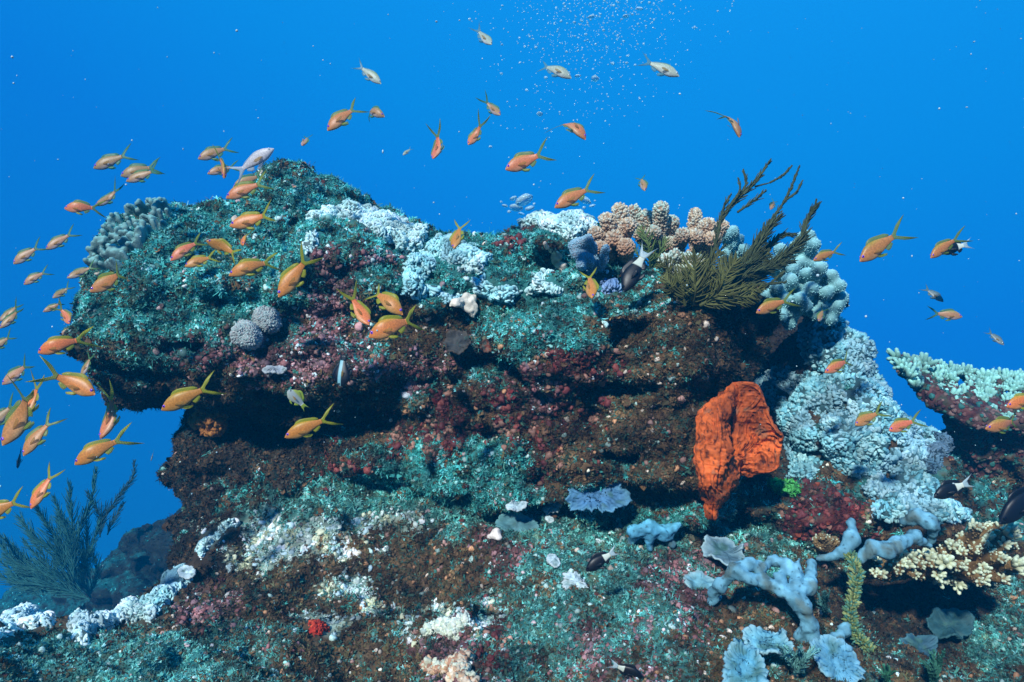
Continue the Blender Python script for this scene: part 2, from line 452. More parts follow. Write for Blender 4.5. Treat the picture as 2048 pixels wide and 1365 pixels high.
head = [E(505, 625, 1.70, 262, 160, .36), E(310, 640, 1.66, 78, 112, .22), E(318, 738, 1.65, 64, 66, .18), E(322, 510, 1.75, 76, 68, .2), E(430, 500, 1.78, 110, 75, .25),
        E(610, 470, 1.88, 140, 85, .25), E(570, 398, 1.88, 44, 46, .12), E(660, 432, 1.90, 80, 48, .15), E(740, 462, 1.90, 72, 52, .18), E(835, 480, 1.87, 46, 34, .16), E(890, 520, 1.85, 60, 34, .18), E(800, 595, 1.70, 180, 100, .33), E(960, 628, 1.75, 215, 118, .36),
        E(700, 560, 1.62, 110, 90, .25), E(1100, 590, 1.72, 150, 108, .33), E(1290, 650, 1.66, 190, 100, .36), E(1150, 715, 1.60, 300, 110, .34), E(1300, 710, 1.56, 130, 112, .32),
        E(650, 715, 1.62, 290, 105, .3), E(1430, 600, 1.8, 90, 40, .15), E(1115, 480, 1.75, 66, 32, .11),
        # the neck below the overhang
        E(745, 890, 1.82, 335, 190, .32), E(1080, 880, 1.64, 330, 170, .33), E(1300, 890, 1.60, 150, 200, .33), E(465, 950, 1.95, 70, 250, .2), E(590, 1010, 1.85, 170, 150, .3)]
holes = [E(575, 862, 1.55, 58, 45, .12), E(490, 850, 1.58, 40, 30, .1), E(1080, 520, 1.42, 75, 36, .12), E(960, 725, 1.30, 60, 22, .1), E(430, 600, 1.34, 26, 20, .06), E(1240, 780, 1.25, 80, 18, .08)]
v, q = knobbed(head, .0062, .07, holes, 420, .034, 1)
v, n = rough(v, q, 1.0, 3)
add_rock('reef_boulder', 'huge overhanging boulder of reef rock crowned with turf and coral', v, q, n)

slope = [E(1636, 868, 1.76, 95, 145, .3), E(1630, 742, 1.82, 58, 85, .22), E(1752, 940, 1.70, 98, 98, .28), E(1868, 1015, 1.78, 98, 85, .3), E(2015, 940, 1.95, 100, 40, .2), E(2060, 940, 1.9, 140, 90, .3), E(1600, 930, 1.70, 90, 90, .25),
         E(1530, 740, 2.45, 170, 150, .2), E(1575, 612, 1.82, 70, 12, .26), E(1480, 608, 1.86, 70, 14, .24), E(1740, 1000, 1.6, 140, 70, .25), E(1660, 1015, 1.45, 62, 52, .12), E(1560, 1010, 1.5, 70, 50, .14)]
sholes = [E(1605, 925, 1.42, 42, 40, .1), E(1625, 840, 1.47, 26, 20, .08), E(1845, 830, 1.5, 45, 14, .1), E(1720, 985, 1.38, 26, 22, .08), E(1560, 960, 1.35, 60, 40, .12)]
v, q = knobbed(slope, .0065, .042, sholes, 190, .023, 2)
v, n = rough(v, q, .9, 23)
add_rock('reef_slope', 'rock slope falling to the right under pale blue crusting coral', v, q, n)

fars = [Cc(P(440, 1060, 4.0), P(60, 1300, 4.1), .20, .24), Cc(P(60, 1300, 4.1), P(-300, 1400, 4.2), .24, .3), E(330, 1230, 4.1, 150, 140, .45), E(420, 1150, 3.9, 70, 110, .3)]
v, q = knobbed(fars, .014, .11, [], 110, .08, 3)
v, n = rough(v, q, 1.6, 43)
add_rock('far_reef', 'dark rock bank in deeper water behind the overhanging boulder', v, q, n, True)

# the ledge in front: one sheet through these points
ctl = [(560, 985, 1.62), (700, 945, 1.66), (900, 915, 1.62), (1100, 985, 1.50), (1300, 1020, 1.45), (1400, 1045, 1.40), (1600, 1075, 1.45), (1850, 1060, 1.6), (2060, 1040, 1.7),
       (420, 1085, 1.42), (500, 1050, 1.45), (650, 1075, 1.36), (800, 1000, 1.48), (1000, 1030, 1.36), (1200, 1100, 1.24), (1450, 1150, 1.18), (1700, 1190, 1.25), (2000, 1230, 1.35),
       (440, 1125, 1.34), (560, 1135, 1.31), (430, 1212, 1.26), (560, 1232, 1.2), (760, 1062, 1.33), (840, 1056, 1.33), (935, 1072, 1.31), (755, 1185, 1.26), (850, 1200, 1.25), (940, 1190, 1.23), (700, 1205, 1.17), (780, 1240, 1.12), (880, 1255, 1.10), (960, 1232, 1.12), (700, 1300, 1.08), (800, 1302, 1.06), (690, 1365, 1.03), (810, 1365, 1.0), (900, 1300, 1.02), (1060, 1150, 1.2), (1060, 1190, 1.17), (1420, 1100, 1.27), (1430, 1220, 1.16), (1840, 1120, 1.42), (1830, 1280, 1.30), (330, 1195, 1.25), (200, 1235, 1.16), (0, 1262, 1.1), (-200, 1290, 1.1), (1100, 1230, 1.06), (1300, 1240, 1.02), (1600, 1290, 1.0), (1900, 1380, 1.12), (2150, 1330, 1.1),
       
       (100, 1365, .88), (400, 1365, .88), (560, 1365, .9), (950, 1365, .92), (1200, 1365, .82), (1600, 1390, .85), (2000, 1420, .9),
       (300, 1260, 1.45), (150, 1330, 1.4), (-100, 1350, 1.35), (380, 1190, 1.65), (470, 1130, 1.75), (-300, 1400, 1.4)]
cp = np.array([P(*c) for c in ctl])
extra = np.array([(-1.6, .3, -.60), (0, .2, -.52), (1.6, .3, -.55), (-2, 1.8, -1.2), (-.9, 2.0, -1.1), (2, 2, -.5), (0, 2.1, -.45), (1.0, 2.1, -.5), (-2, 1, -.75), (2, 1, -.6)])
cp = np.vstack([cp, extra])
def tps(r): return np.where(r > 1e-9, r * r * np.log(np.maximum(r, 1e-9)), 0)
A = np.zeros((len(cp) + 3,) * 2); D = np.linalg.norm(cp[:, None, :2] - cp[None, :, :2], axis=2)
A[:len(cp), :len(cp)] = tps(D) + 2e-3 * np.eye(len(cp)); A[:len(cp), -3:] = np.c_[np.ones(len(cp)), cp[:, :2]]; A[-3:, :len(cp)] = A[:len(cp), -3:].T
ws_ = np.linalg.solve(A, np.r_[cp[:, 2], 0, 0, 0])
gx = np.arange(-1.5, 1.55, .0062); gy = np.arange(.35, 1.95, .0062)
X, Y = np.meshgrid(gx, gy, indexing='ij'); xy = np.c_[X.ravel(), Y.ravel()]
Z = np.concatenate([tps(np.linalg.norm(ch[:, None] - cp[None, :, :2], axis=2)) @ ws_[:-3] + ws_[-3] + ch @ ws_[-2:] for ch in np.array_split(xy, 40)])
bz = RNG.uniform((-1.5, .5), (1.5, 1.8), (420, 2)); br = .028 * RNG.lognormal(0, .5, 420); bh = br * RNG.uniform(-.55, .8, 420)
for b_, r_, h_ in zip(bz, br, bh):
    dd = ((xy - b_) ** 2).sum(1) / r_ ** 2; m_ = dd < 9; Z[m_] += h_ * np.exp(-dd[m_])
bz = RNG.uniform((-1.5, .6), (1.5, 1.6), (90, 2))
for b_ in bz:
    if b_[0] / b_[1] * F + 1024 < 330: continue
    r_ = RNG.uniform(.045, .085); dd = ((xy - b_) ** 2).sum(1) / r_ ** 2; m_ = dd < 9; Z[m_] += RNG.uniform(-.042, .038) * np.exp(-dd[m_] ** 1.5)
v = np.c_[xy, Z]; nx_, ny_ = X.shape; ii = np.arange(nx_ * ny_).reshape(nx_, ny_)
q = np.stack([ii[:-1, :-1], ii[1:, :-1], ii[1:, 1:], ii[:-1, 1:]], -1).reshape(-1, 4)
v, n = rough(v, q, 1.25, 63)
add_rock('reef_ledge', 'rubbly reef ledge spread with turf and nodules in front of the boulder', v, q, n)

BV = [BVHTree.FromPolygons(r[1].tolist(), r[2].tolist()) for r in ROCKS]
def hit(px, py):
    d = Vector(P(px, py, 1.0)).normalized(); best = None
    for b in BV:
        l, nn, i, dist = b.ray_cast(Vector((0, 0, 0)), d)
        if l is not None and (best is None or dist < best[2]): best = (np.array(l), np.array(nn) * (1 if nn.dot(d) < 0 else -1), dist)
    if best is None: return P(px, py, 1.6), np.array([0, -1.0, 0]), 1.6
    return best
def visible(pts, tol=.012):
    out = np.zeros(len(pts), bool)
    for i, p in enumerate(pts):
        dv = Vector(p); L = dv.length; dv.normalize(); ok = True
        for b in BV:
            r = b.ray_cast(Vector((0, 0, 0)), dv, L - tol)
            if r[0] is not None: ok = False; break
        out[i] = ok
    return out

# ------------------------------------------------------------------ countless small growth on the rock (stuff)
FR = [frond_tpl(5, s, .42, 1.1) for s in range(5)]; FRT = [frond_tpl(7, 40 + s, .10, .9) for s in range(3)]
FL = [flake_tpl(s) for s in range(4)]; NO = [lumpy(ICO1, .75, .8, s) for s in range(6)]
def palp(p, cols, s=.22):
    f = np.clip(.5 + .95 * fbm(p, .03, 411, 3) + RNG.normal(0, .16, len(p)), 0, .999)
    c = np.array(cols)[(f * len(cols)).astype(int)]
    return np.clip(c * RNG.lognormal(0, s, (len(p), 1)), 0, .95)
def pal(n, cols, s=.25):
    c = np.array(cols)[RNG.integers(0, len(cols), n)]
    return np.clip(c * RNG.lognormal(0, s, (n, 1)), 0, .95)
NODT = lumpy(ICO1, .8, .9, 12)
COV = {}             # rock vertices covered by corals stay free of turf
def grow(rock, N):
    o, v, q, n, far = rock
    fc = v[q].mean(1); fn = n[q].mean(1)
    facing = -(fn * (fc / np.linalg.norm(fc, axis=1, keepdims=True))).sum(1)
    pr = project(fc)
    w = ((facing > -.25) & (pr[:, 0] > -220) & (pr[:, 0] < 2270) & (pr[:, 1] > -50) & (pr[:, 1] < 1560)).astype(float)
    w *= np.clip(1.3 / fc[:, 1], .3, 1.9) ** 1.7
    p, nn, _, pk = tri_sample(v, q, N, w)
    nn = n[q[pk]].mean(1); nn /= np.linalg.norm(nn, axis=1, keepdims=True)
    zw = zone_weights(p, nn, far, o.name == 'reef_ledge'); cum = zw.cumsum(1); z = (RNG.random((N, 1)) > cum).sum(1)
    free = np.ones(N, bool) if o.name not in COV else ~COV[o.name][q[pk]].any(1)
    dsz = np.clip((p[:, 1] / 1.45) ** .9, .5, 1.15); patch = np.clip(1 + 1.2 * fbm(p, .05, 301, 3), .3, 2.2)[:, None]
    turf, nod, flk = Bag(), Bag(), Bag(); sc = .85 if far else 1.0; dim = np.array([.35, .75, .8]) if far else np.ones(3)  # dim puts the same deep-water light into far growth colours
    def put(bag, tpls, sel, size, cols, up=.2, jit=.35, flat=None, sink=0.0):
        ids = np.flatnonzero(sel & free); k = RNG.integers(0, len(tpls), len(ids))
        for t in range(len(tpls)):
            s_ = ids[k == t]
            if len(s_) == 0: continue
            s = RNG.uniform(size[0], size[1], len(s_)) * RNG.lognormal(0, .25, len(s_)) * sc * dsz[s_]
            ss = s[:, None] * (np.array(flat)[None] if flat is not None else np.ones((1, 3))) * (RNG.uniform(.75, 1.3, (len(s_), 3)))
            bag.inst(tpls[t], p[s_] - nn[s_] * sink, frames(nn[s_], up, jit), ss, np.clip(palp(p[s_], cols) * patch[s_] * dim, 0, .9))
    u = RNG.random(N)
    tealc = [(.07, .13, .08), (.10, .26, .19), (.06, .42, .38), (.10, .58, .53), (.18, .72, .66), (.03, .24, .22), (.30, .82, .78), (.05, .34, .27), (.05, .14, .09)]
    if o.name == 'reef_ledge': tealc = [tuple(.68 * np.array(c_) + .32 * np.array((.17, .22, .16))) for c_ in tealc]
    put(turf, FR, (z == TEAL) & (u < .66), (.0036, .0074), tealc, up=.1, jit=.5)
    put(turf, FRT, (z == TEAL) & (u >= .66) & (u < .84), (.006, .011), tealc[:5], jit=.6)
    put(flk, FL, (z == TEAL) & (u >= .84) & (u < .93), (.002, .0045), [(.08, .05, .02), (.04, .03, .015), (.16, .08, .03), (.07, .02, .015), (.03, .10, .08)])
    put(nod, NO, (z == TEAL) & (u >= .982), (.002, .0048), [(.5, .72, .66), (.25, .55, .5), (.3, .42, .4), (.4, .3, .3)], flat=(1, 1, .8))
    put(turf, FR, (z == CREAM) & (u < .5), (.004, .0075), [(.45, .72, .62), (.6, .8, .72), (.30, .6, .55), (.5, .55, .35)])
    put(nod, NO, (z == CREAM) & (u >= .5) & (u < .66), (.003, .006), [(.7, .82, .75), (.55, .75, .8), (.7, .72, .5)], flat=(1, 1, .6))
    put(nod, NO, (z == PINK) & (u < .42), (.002, .0046), [(.07, .04, .03), (.12, .045, .042), (.18, .07, .07), (.26, .11, .11), (.34, .18, .18), (.24, .14, .16)], flat=(1, 1, .8))
    put(nod, NO, (z == PINK) & (u >= .42) & (u < .455), (.002, .004), [(.75, .72, .68), (.55, .7, .7)], flat=(1, 1, .8))
    put(flk, FL, (z == PINK) & (u >= .5) & (u < .8), (.002, .0045), [(.06, .03, .025), (.1, .04, .04), (.05, .04, .025), (.16, .1, .1)])
    put(turf, FRT, (z == PINK) & (u >= .8) & (u < .9), (.006, .010), [(.04, .16, .13), (.05, .06, .03)])
    put(turf, FR, (z == PINK) & (u >= .9), (.004, .008), [(.05, .22, .18), (.14, .12, .10), (.10, .05, .04)])
    put(flk, FL, (z == RED) & (u < .6), (.002, .0046), [(.12, .014, .014), (.07, .012, .010), (.18, .04, .02), (.05, .025, .012), (.03, .05, .03)])
    put(nod, NO, (z == RED) & (u >= .6) & (u < .8), (.003, .006), [(.2, .05, .04), (.11, .025, .025), (.28, .14, .10)])
    put(turf, FRT, (z == RED) & (u >= .8), (.006, .010), [(.06, .03, .02), (.08, .02, .02), (.04, .12, .09)])
    bc = [(.045, .028, .012), (.08, .045, .018), (.10, .056, .024), (.07, .058, .022), (.13, .078, .034), (.18, .11, .05)]
    put(flk, FL, (z == BROWN) & (u < .42), (.0018, .0042), bc)
    put(turf, FRT, (z == BROWN) & (u >= .55) & (u < .78), (.006, .010), bc + [(.05, .14, .11), (.10, .09, .03)])
    put(nod, NO, (z == BROWN) & (u >= .78) & (u < .80), (.002, .005), [(.3, .17, .14), (.6, .5, .4), (.4, .2, .1), (.35, .5, .45)])
    put(turf, FR, (z == BROWN) & (u >= .80), (.004, .008), [(.05, .24, .20), (.05, .12, .08), (.09, .06, .03), (.12, .13, .07), (.04, .16, .14)])
    put(flk, FL, (z == DARK) & (u < .5), (.002, .0048), [(.05, .034, .018), (.08, .045, .02), (.03, .026, .018)])
    put(turf, FRT, (z == DARK) & (u >= .5) & (u < .8), (.006, .011), [(.03, .03, .02), (.02, .05, .05), (.05, .03, .02)])
    return turf, nod, flk

def largest(fq, n):
    if len(fq) == 0: return fq
    lab = np.arange(n)
    for _ in range(400):
        m = lab[fq].min(1); old = lab.copy()
        np.minimum.at(lab, fq.ravel(), np.repeat(m, 4))
        if (old == lab).all(): break
    l = lab[fq[:, 0]]; u, c = np.unique(l, return_counts=True)
    return fq[l == u[c.argmax()]]

# ------------------------------------------------------------------ crusting corals that follow the rock
def crust(name, label, poly, cols, spacing=.008, nod=.005, thick=.012, long=2.0, group=None, tpl=ICO1, cat='coral', matl=None, ripple=.5, base=None, up=0.0):
    poly = np.array(poly, float); bag = Bag(); got = 0
    if long >= 1.6 and nod < .0056: spacing *= .86; nod *= .56; long *= 1.45
    elif nod < .006: spacing *= .92; nod *= .66; long *= 1.0
    for (o, v, q, n, far), bv in zip(ROCKS, BV):
        if 'ledge' in label and o.name != 'reef_ledge': continue
        pr = project(v); j = np.stack([fbm(v, .05, 5, 2), fbm(v, .05, 9, 2)], 1) * 16
        inp = in_poly(pr + j, poly); nd = (n * v).sum(1) / np.linalg.norm(v, axis=1); cand = inp & (nd < .12); wide = inp & (nd < .45)
        ids = np.flatnonzero(cand)
        if len(ids) < 20: continue
        vis = visible(v[ids] + n[ids] * .01, .03)
        sel = np.zeros(len(v), bool); sel[ids[vis]] = True
        for _ in range(8):
            gq = q[sel[q].any(1)].ravel(); sel[gq[wide[gq]]] = True
        fq = q[sel[q].sum(1) >= 4]
        fq = largest(fq, len(v))
        if len(fq) < 10: continue
        used = np.unique(fq); COV.setdefault(o.name, np.zeros(len(v), bool))[used] = True; sel2 = np.zeros(len(v), bool); sel2[used] = True
        depth = np.zeros(len(v)); inner = sel2.copy()
        for step in range(4):
            bad = np.zeros(len(v), bool); m = ~inner[q].all(1); bad[q[m].ravel()] = True
            inner &= ~bad; depth += inner
        wob = fbm(v[used], .05, 3, 2)
        prof = np.array([-.006, thick * .75, thick * .95, thick, thick])[np.clip(depth[used].astype(int), 0, 4)] * (1 + .9 * wob)
        gap = (fbm(v[used], .035, 51, 3) < -.36) & (name == 'nodule_coral'); prof[gap] = -.006; COV[o.name][used[gap]] = False
        mp = np.full(len(v), -1); mp[used] = np.arange(len(used))
        nv = v[used] + n[used] * prof[:, None]
        c0 = np.array(base if base is not None else cols[0]) * (.22 if base is None else 1)  # shell painted darker for the shade in gaps between nodules
        bag.add(nv, mp[fq], c0)
        nq = mp[fq]; area = np.linalg.norm(np.cross(nv[nq[:, 2]] - nv[nq[:, 0]], nv[nq[:, 3]] - nv[nq[:, 1]]), axis=1).sum() / 2
        N = int(area / spacing ** 2 * 2.2)
        if N < 3: continue
        p, nn, _, _ = tri_sample(nv, nq, N)
        # thin out points closer than the spacing
        cell = {}; keep = []
        for i, pt in enumerate(p):
            key = tuple((pt / (spacing * .72)).astype(int))
            if key in cell: continue
            cell[key] = 1; keep.append(i)
        keep = np.array(keep)[(fbm(p[keep], .035, 51, 3) > -.36) | (name != 'nodule_coral')]; p, nn = p[keep], nn[keep]; nn = np.where((nn * p).sum(1, keepdims=True) > 0, -nn, nn)
        fr = frames(nn, up, .15)
        # worm-like ridges run along a slowly turning direction
        dirv = np.stack([fbm(p, .03, 11, 2), fbm(p, .03, 13, 2), fbm(p, .03, 15, 2)], 1) + RNG.normal(0, .22, p.shape)
        dirv -= nn * (dirv * nn).sum(1, keepdims=True); dirv /= np.linalg.norm(dirv, axis=1, keepdims=True) + 1e-9
        if long > 1.2: fr = np.stack([dirv, np.cross(nn, dirv), nn], 2)
        s = nod * RNG.lognormal(0, .2, len(p))
        sc = np.stack([s * RNG.uniform(.8, long, len(p)), s * RNG.uniform(.75, 1.0, len(p)), s * RNG.uniform(1.1, 1.8, len(p))], 1)
        tone = np.clip(1 + .6 * fbm(p, .05, 52, 3), .55, 1.4)[:, None]; lil = np.clip(1.6 * fbm(p, .07, 53, 2), 0, .3)[:, None]
        cc = palp(p, cols, .1) * tone; cc = cc * (1 - lil) + cc.mean(1, keepdims=True) * np.array([[.82, .95, 1.12]]) * lil
        bag.inst(tpl, p, fr, sc, np.clip(cc, 0, .9)); got += 1
    if got == 0: print('crust: nothing for', name, label); return None
    o = bag.obj(name, matl or M_CORAL); tag(o, label, cat, group)
    return o

CY = [(.24, .56, .60), (.32, .66, .68), (.46, .76, .76), (.36, .68, .70)]
CW = [(.40, .68, .68), (.56, .82, .78), (.66, .88, .82), (.50, .78, .76)]
G1 = 'pale crusting corals on the boulder'
crust('crust_coral', 'broad white crusting coral draped over the shoulder right of the boulder peak', [(600, 445), (655, 415), (745, 412), (815, 445), (860, 470), (852, 500), (820, 520), (795, 490), (745, 468), (700, 440), (650, 455), (625, 480), (605, 470)], CW, .0075, .0045, .016, 2.2, G1)
crust('crust_coral', 'narrow white crusting coral running down below the shoulder coral', [(600, 470), (640, 465), (640, 500), (612, 520), (600, 500)], CW, .0075, .0042, .012, 2.0, G1)
crust('crust_coral', 'white domed crusting coral on the crest left of the brown finger coral', [(1022, 440), (1045, 418), (1085, 425), (1120, 412), (1175, 420), (1200, 455), (1150, 480), (1090, 465), (1060, 450), (1035, 455)], CW, .0075, .0046, .020, 2.2, G1)
crust('crust_coral', 'pale blue crusting coral winding down the middle of the boulder top', [(850, 490), (905, 478), (970, 505), (985, 530), (930, 540), (880, 522), (850, 560), (830, 600), (800, 585), (812, 520)], CY, .008, .0046, .012, 2.0, G1)
crust('crust_coral', 'small pale crusting coral in a teal hollow right of the boulder middle', [(905, 540), (940, 520), (975, 530), (965, 550), (925, 555)], CW, .0075, .0046, .016, 2.0, G1)
crust('crust_coral', 'pale blue crusting coral above the white sponge scrap', [(945, 570), (985, 553), (1025, 560), (1050, 580), (1020, 612), (985, 605), (960, 590)], CY, .008, .0046, .016, 2.0, G1)
crust('crust_coral', 'fan shaped pale crusting coral near the middle edge of the boulder top', [(1040, 580), (1060, 560), (1095, 552), (1120, 570), (1135, 598), (1090, 592), (1055, 596)], CW, .0075, .0044, .018, 2.4, G1)
crust('crust_coral', 'thin blue crusting coral lining the edge under the boulder top', [(815, 575), (850, 580), (900, 580), (950, 590), (905, 600), (860, 592), (830, 605)], CY, .008, .0044, .012, 2.0, G1)
crust('crust_coral', 'violet blue mat of coral below the grey lobed soft coral', [(1185, 560), (1240, 555), (1245, 585), (1200, 590)], [(.16, .3, .55), (.2, .38, .6)], .007, .004, .012, 2.4, G1)
G2 = 'pale crusting corals on the ledge'
crust('crust_coral', 'white blue crusting coral along the left rim of the ledge', [(-60, 1270), (0, 1245), (60, 1215), (110, 1200), (140, 1225), (120, 1250), (60, 1265), (0, 1290), (-60, 1310)], CW, .0066, .004, .018, 2.6, G2)
crust('crust_coral', 'knobbly white blue crusting coral spilling off the ledge rim', [(130, 1225), (175, 1205), (235, 1225), (265, 1195), (300, 1215), (335, 1205), (325, 1250), (250, 1255), (215, 1265), (175, 1295), (130, 1270)], CW, .0066, .004, .018, 2.6, G2)
crust('crust_coral', 'blue crusting coral at the notch of the ledge rim', [(322, 1178), (362, 1122), (392, 1140), (362, 1198), (322, 1228), (272, 1225)], CY, .0068, .0038, .012, 2.8, G2)
crust('crust_coral', 'white crusting coral climbing the left end of the ledge crest', [(385, 1125), (395, 1085), (440, 1042), (505, 1038), (470, 1065), (425, 1090), (405, 1130)], CW, .0072, .0042, .015, 2.4, G2)
SB = [(.20, .48, .54), (.26, .54, .58), (.13, .36, .42), (.34, .60, .62)]
G3 = 'pale blue nodular corals on the right slope'
crust('nodule_coral', 'upper sheet of pale blue nodular coral below the lobed leather coral', [(1595, 640), (1690, 610), (1800, 660), (1830, 765), (1690, 760), (1640, 740), (1605, 700)], SB, .0092, .0059, .016, 1.9, G3, tpl=NODT)
crust('nodule_coral', 'band of pale blue nodular coral right of the orange sponge top', [(1495, 755), (1560, 742), (1640, 742), (1700, 762), (1840, 740), (1870, 800), (1700, 805), (1640, 835), (1570, 810), (1540, 815)], SB, .0086, .00565, .016, 1.9, G3, tpl=NODT)
crust('nodule_coral', 'pale blue nodular coral wrapped around the dark gap beside the orange sponge', [(1545, 800), (1620, 820), (1645, 870), (1610, 905), (1640, 930), (1630, 970), (1575, 955), (1560, 910), (1570, 870)], SB, .0084, .00565, .016, 1.9, G3, tpl=NODT)
crust('nodule_coral', 'largest sheet of pale blue nodular coral on the middle of the right slope', [(1640, 830), (1720, 800), (1860, 790), (1930, 860), (1850, 900), (1830, 950), (1780, 985), (1690, 955), (1650, 930), (1640, 880)], SB, .0082, .00562, .016, 1.9, G3, tpl=NODT)
crust('nodule_coral', 'lowest sheet of pale blue nodular coral behind the black and white fish', [(1735, 965), (1840, 925), (1880, 960), (1880, 1000), (1940, 1030), (1900, 1065), (1830, 1055), (1745, 1040)], SB, .0082, .00561, .014, 1.9, G3, tpl=NODT)
crust('ridge_coral', 'dark grey ridged coral disc on the right slope edge', [(1830, 900), (1870, 880), (1900, 900), (1885, 945), (1840, 950)], [(.08, .16, .22), (.10, .2, .26)], .008, .004, .02, 3.0)
crust('ridge_coral', 'slate blue ruffled coral plate right of the dark grey coral disc', [(1895, 905), (1950, 910), (1975, 940), (1930, 970), (1890, 950)], [(.07, .15, .26), (.10, .2, .32)], .008, .004, .02, 3.0)
crust('ridge_coral', 'flat grey blue coral cap on the skyline of the right slope', [(1775, 815), (1815, 800), (1855, 822), (1830, 842), (1785, 830)], [(.10, .22, .28), (.14, .28, .34)], .009, .004, .014, 2.5)
crust('red_sponge', 'bright red sponge crust on brown rubble near the lower edge', [(600, 1258), (625, 1240), (665, 1255), (650, 1275), (625, 1282)], [(.40, .03, .012), (.25, .02, .01), (.5, .06, .02)], .0045, .0034, .005, 1.3, cat='sponge', matl=M_SPONGE, base=(.35, .02, .01))
crust('red_sponge', 'dark red sponge crust on the rock below the orange sponge', [(1625, 1040), (1690, 1035), (1705, 1060), (1650, 1075), (1620, 1065)], [(.2, .022, .012), (.13, .016, .01)], .006, .0045, .006, 1.3, cat='sponge', matl=M_SPONGE)

def Q(px, py, lift=0.0):
    l, nn, dist = hit(px, py); u = np.asarray(l) / dist
    return u * (dist - lift)

def loft(curves, nu, nv, thick, disp=None, edge=.3, vein=0.0, wob=0.0):
    g = np.stack([resample([P(*c) for c in cv], nu) for cv in curves])           # rows x nu
    g = np.stack([resample(g[:, i], nv) for i in range(nu)], 1)                    # nv x nu
    a = np.gradient(g, axis=0); b = np.gradient(g, axis=1); n = np.cross(a, b); n /= np.linalg.norm(n, axis=2, keepdims=True) + 1e-9
    if (n * g).sum(2).mean() > 0: n = -n
    if vein:
        uu, vv = np.meshgrid(np.linspace(0, 1, nu), np.linspace(0, 1, nv)); pp = np.stack([uu * 2.2, vv * 24 + .9 * np.sin(uu * 5), uu * 0], -1).reshape(-1, 3)
        g = g + n * (vein * (1 - 2.2 * np.abs(vnoise(pp, 1.0, 19))) * np.clip(uu.ravel() * 2, .3, 1)).reshape(nv, nu, 1)
    if wob: g = g + wob * np.stack([fbm(g.reshape(-1, 3), .045, 90 + a_, 2) for a_ in range(3)], 1).reshape(nv, nu, 3)
    if disp is not None: g = g + n * disp(g.reshape(-1, 3)).reshape(nv, nu, 1)
    ed = np.minimum.outer(np.minimum(np.arange(nv), np.arange(nv)[::-1]), np.full(nu, 99)); eu = np.minimum(np.arange(nu), np.arange(nu)[::-1])[None, :]
    th = thick * (edge + (1 - edge) * np.clip(np.minimum(ed, eu) / 4, 0, 1)) / 2
    top, bot = (g + n * th[..., None]).reshape(-1, 3), (g - n * th[..., None]).reshape(-1, 3)
    i = np.arange(nv * nu).reshape(nv, nu); q = np.stack([i[:-1, :-1], i[:-1, 1:], i[1:, 1:], i[1:, :-1]], -1).reshape(-1, 4); N = nv * nu
    rim = np.r_[i[0, :], i[1:, -1], i[-1, -2::-1], i[-2:0:-1, 0]]; r2 = np.roll(rim, -1)
    return np.vstack([top, bot]), np.vstack([q, q[:, ::-1] + N, np.stack([rim, rim + N, r2 + N, r2], 1)])

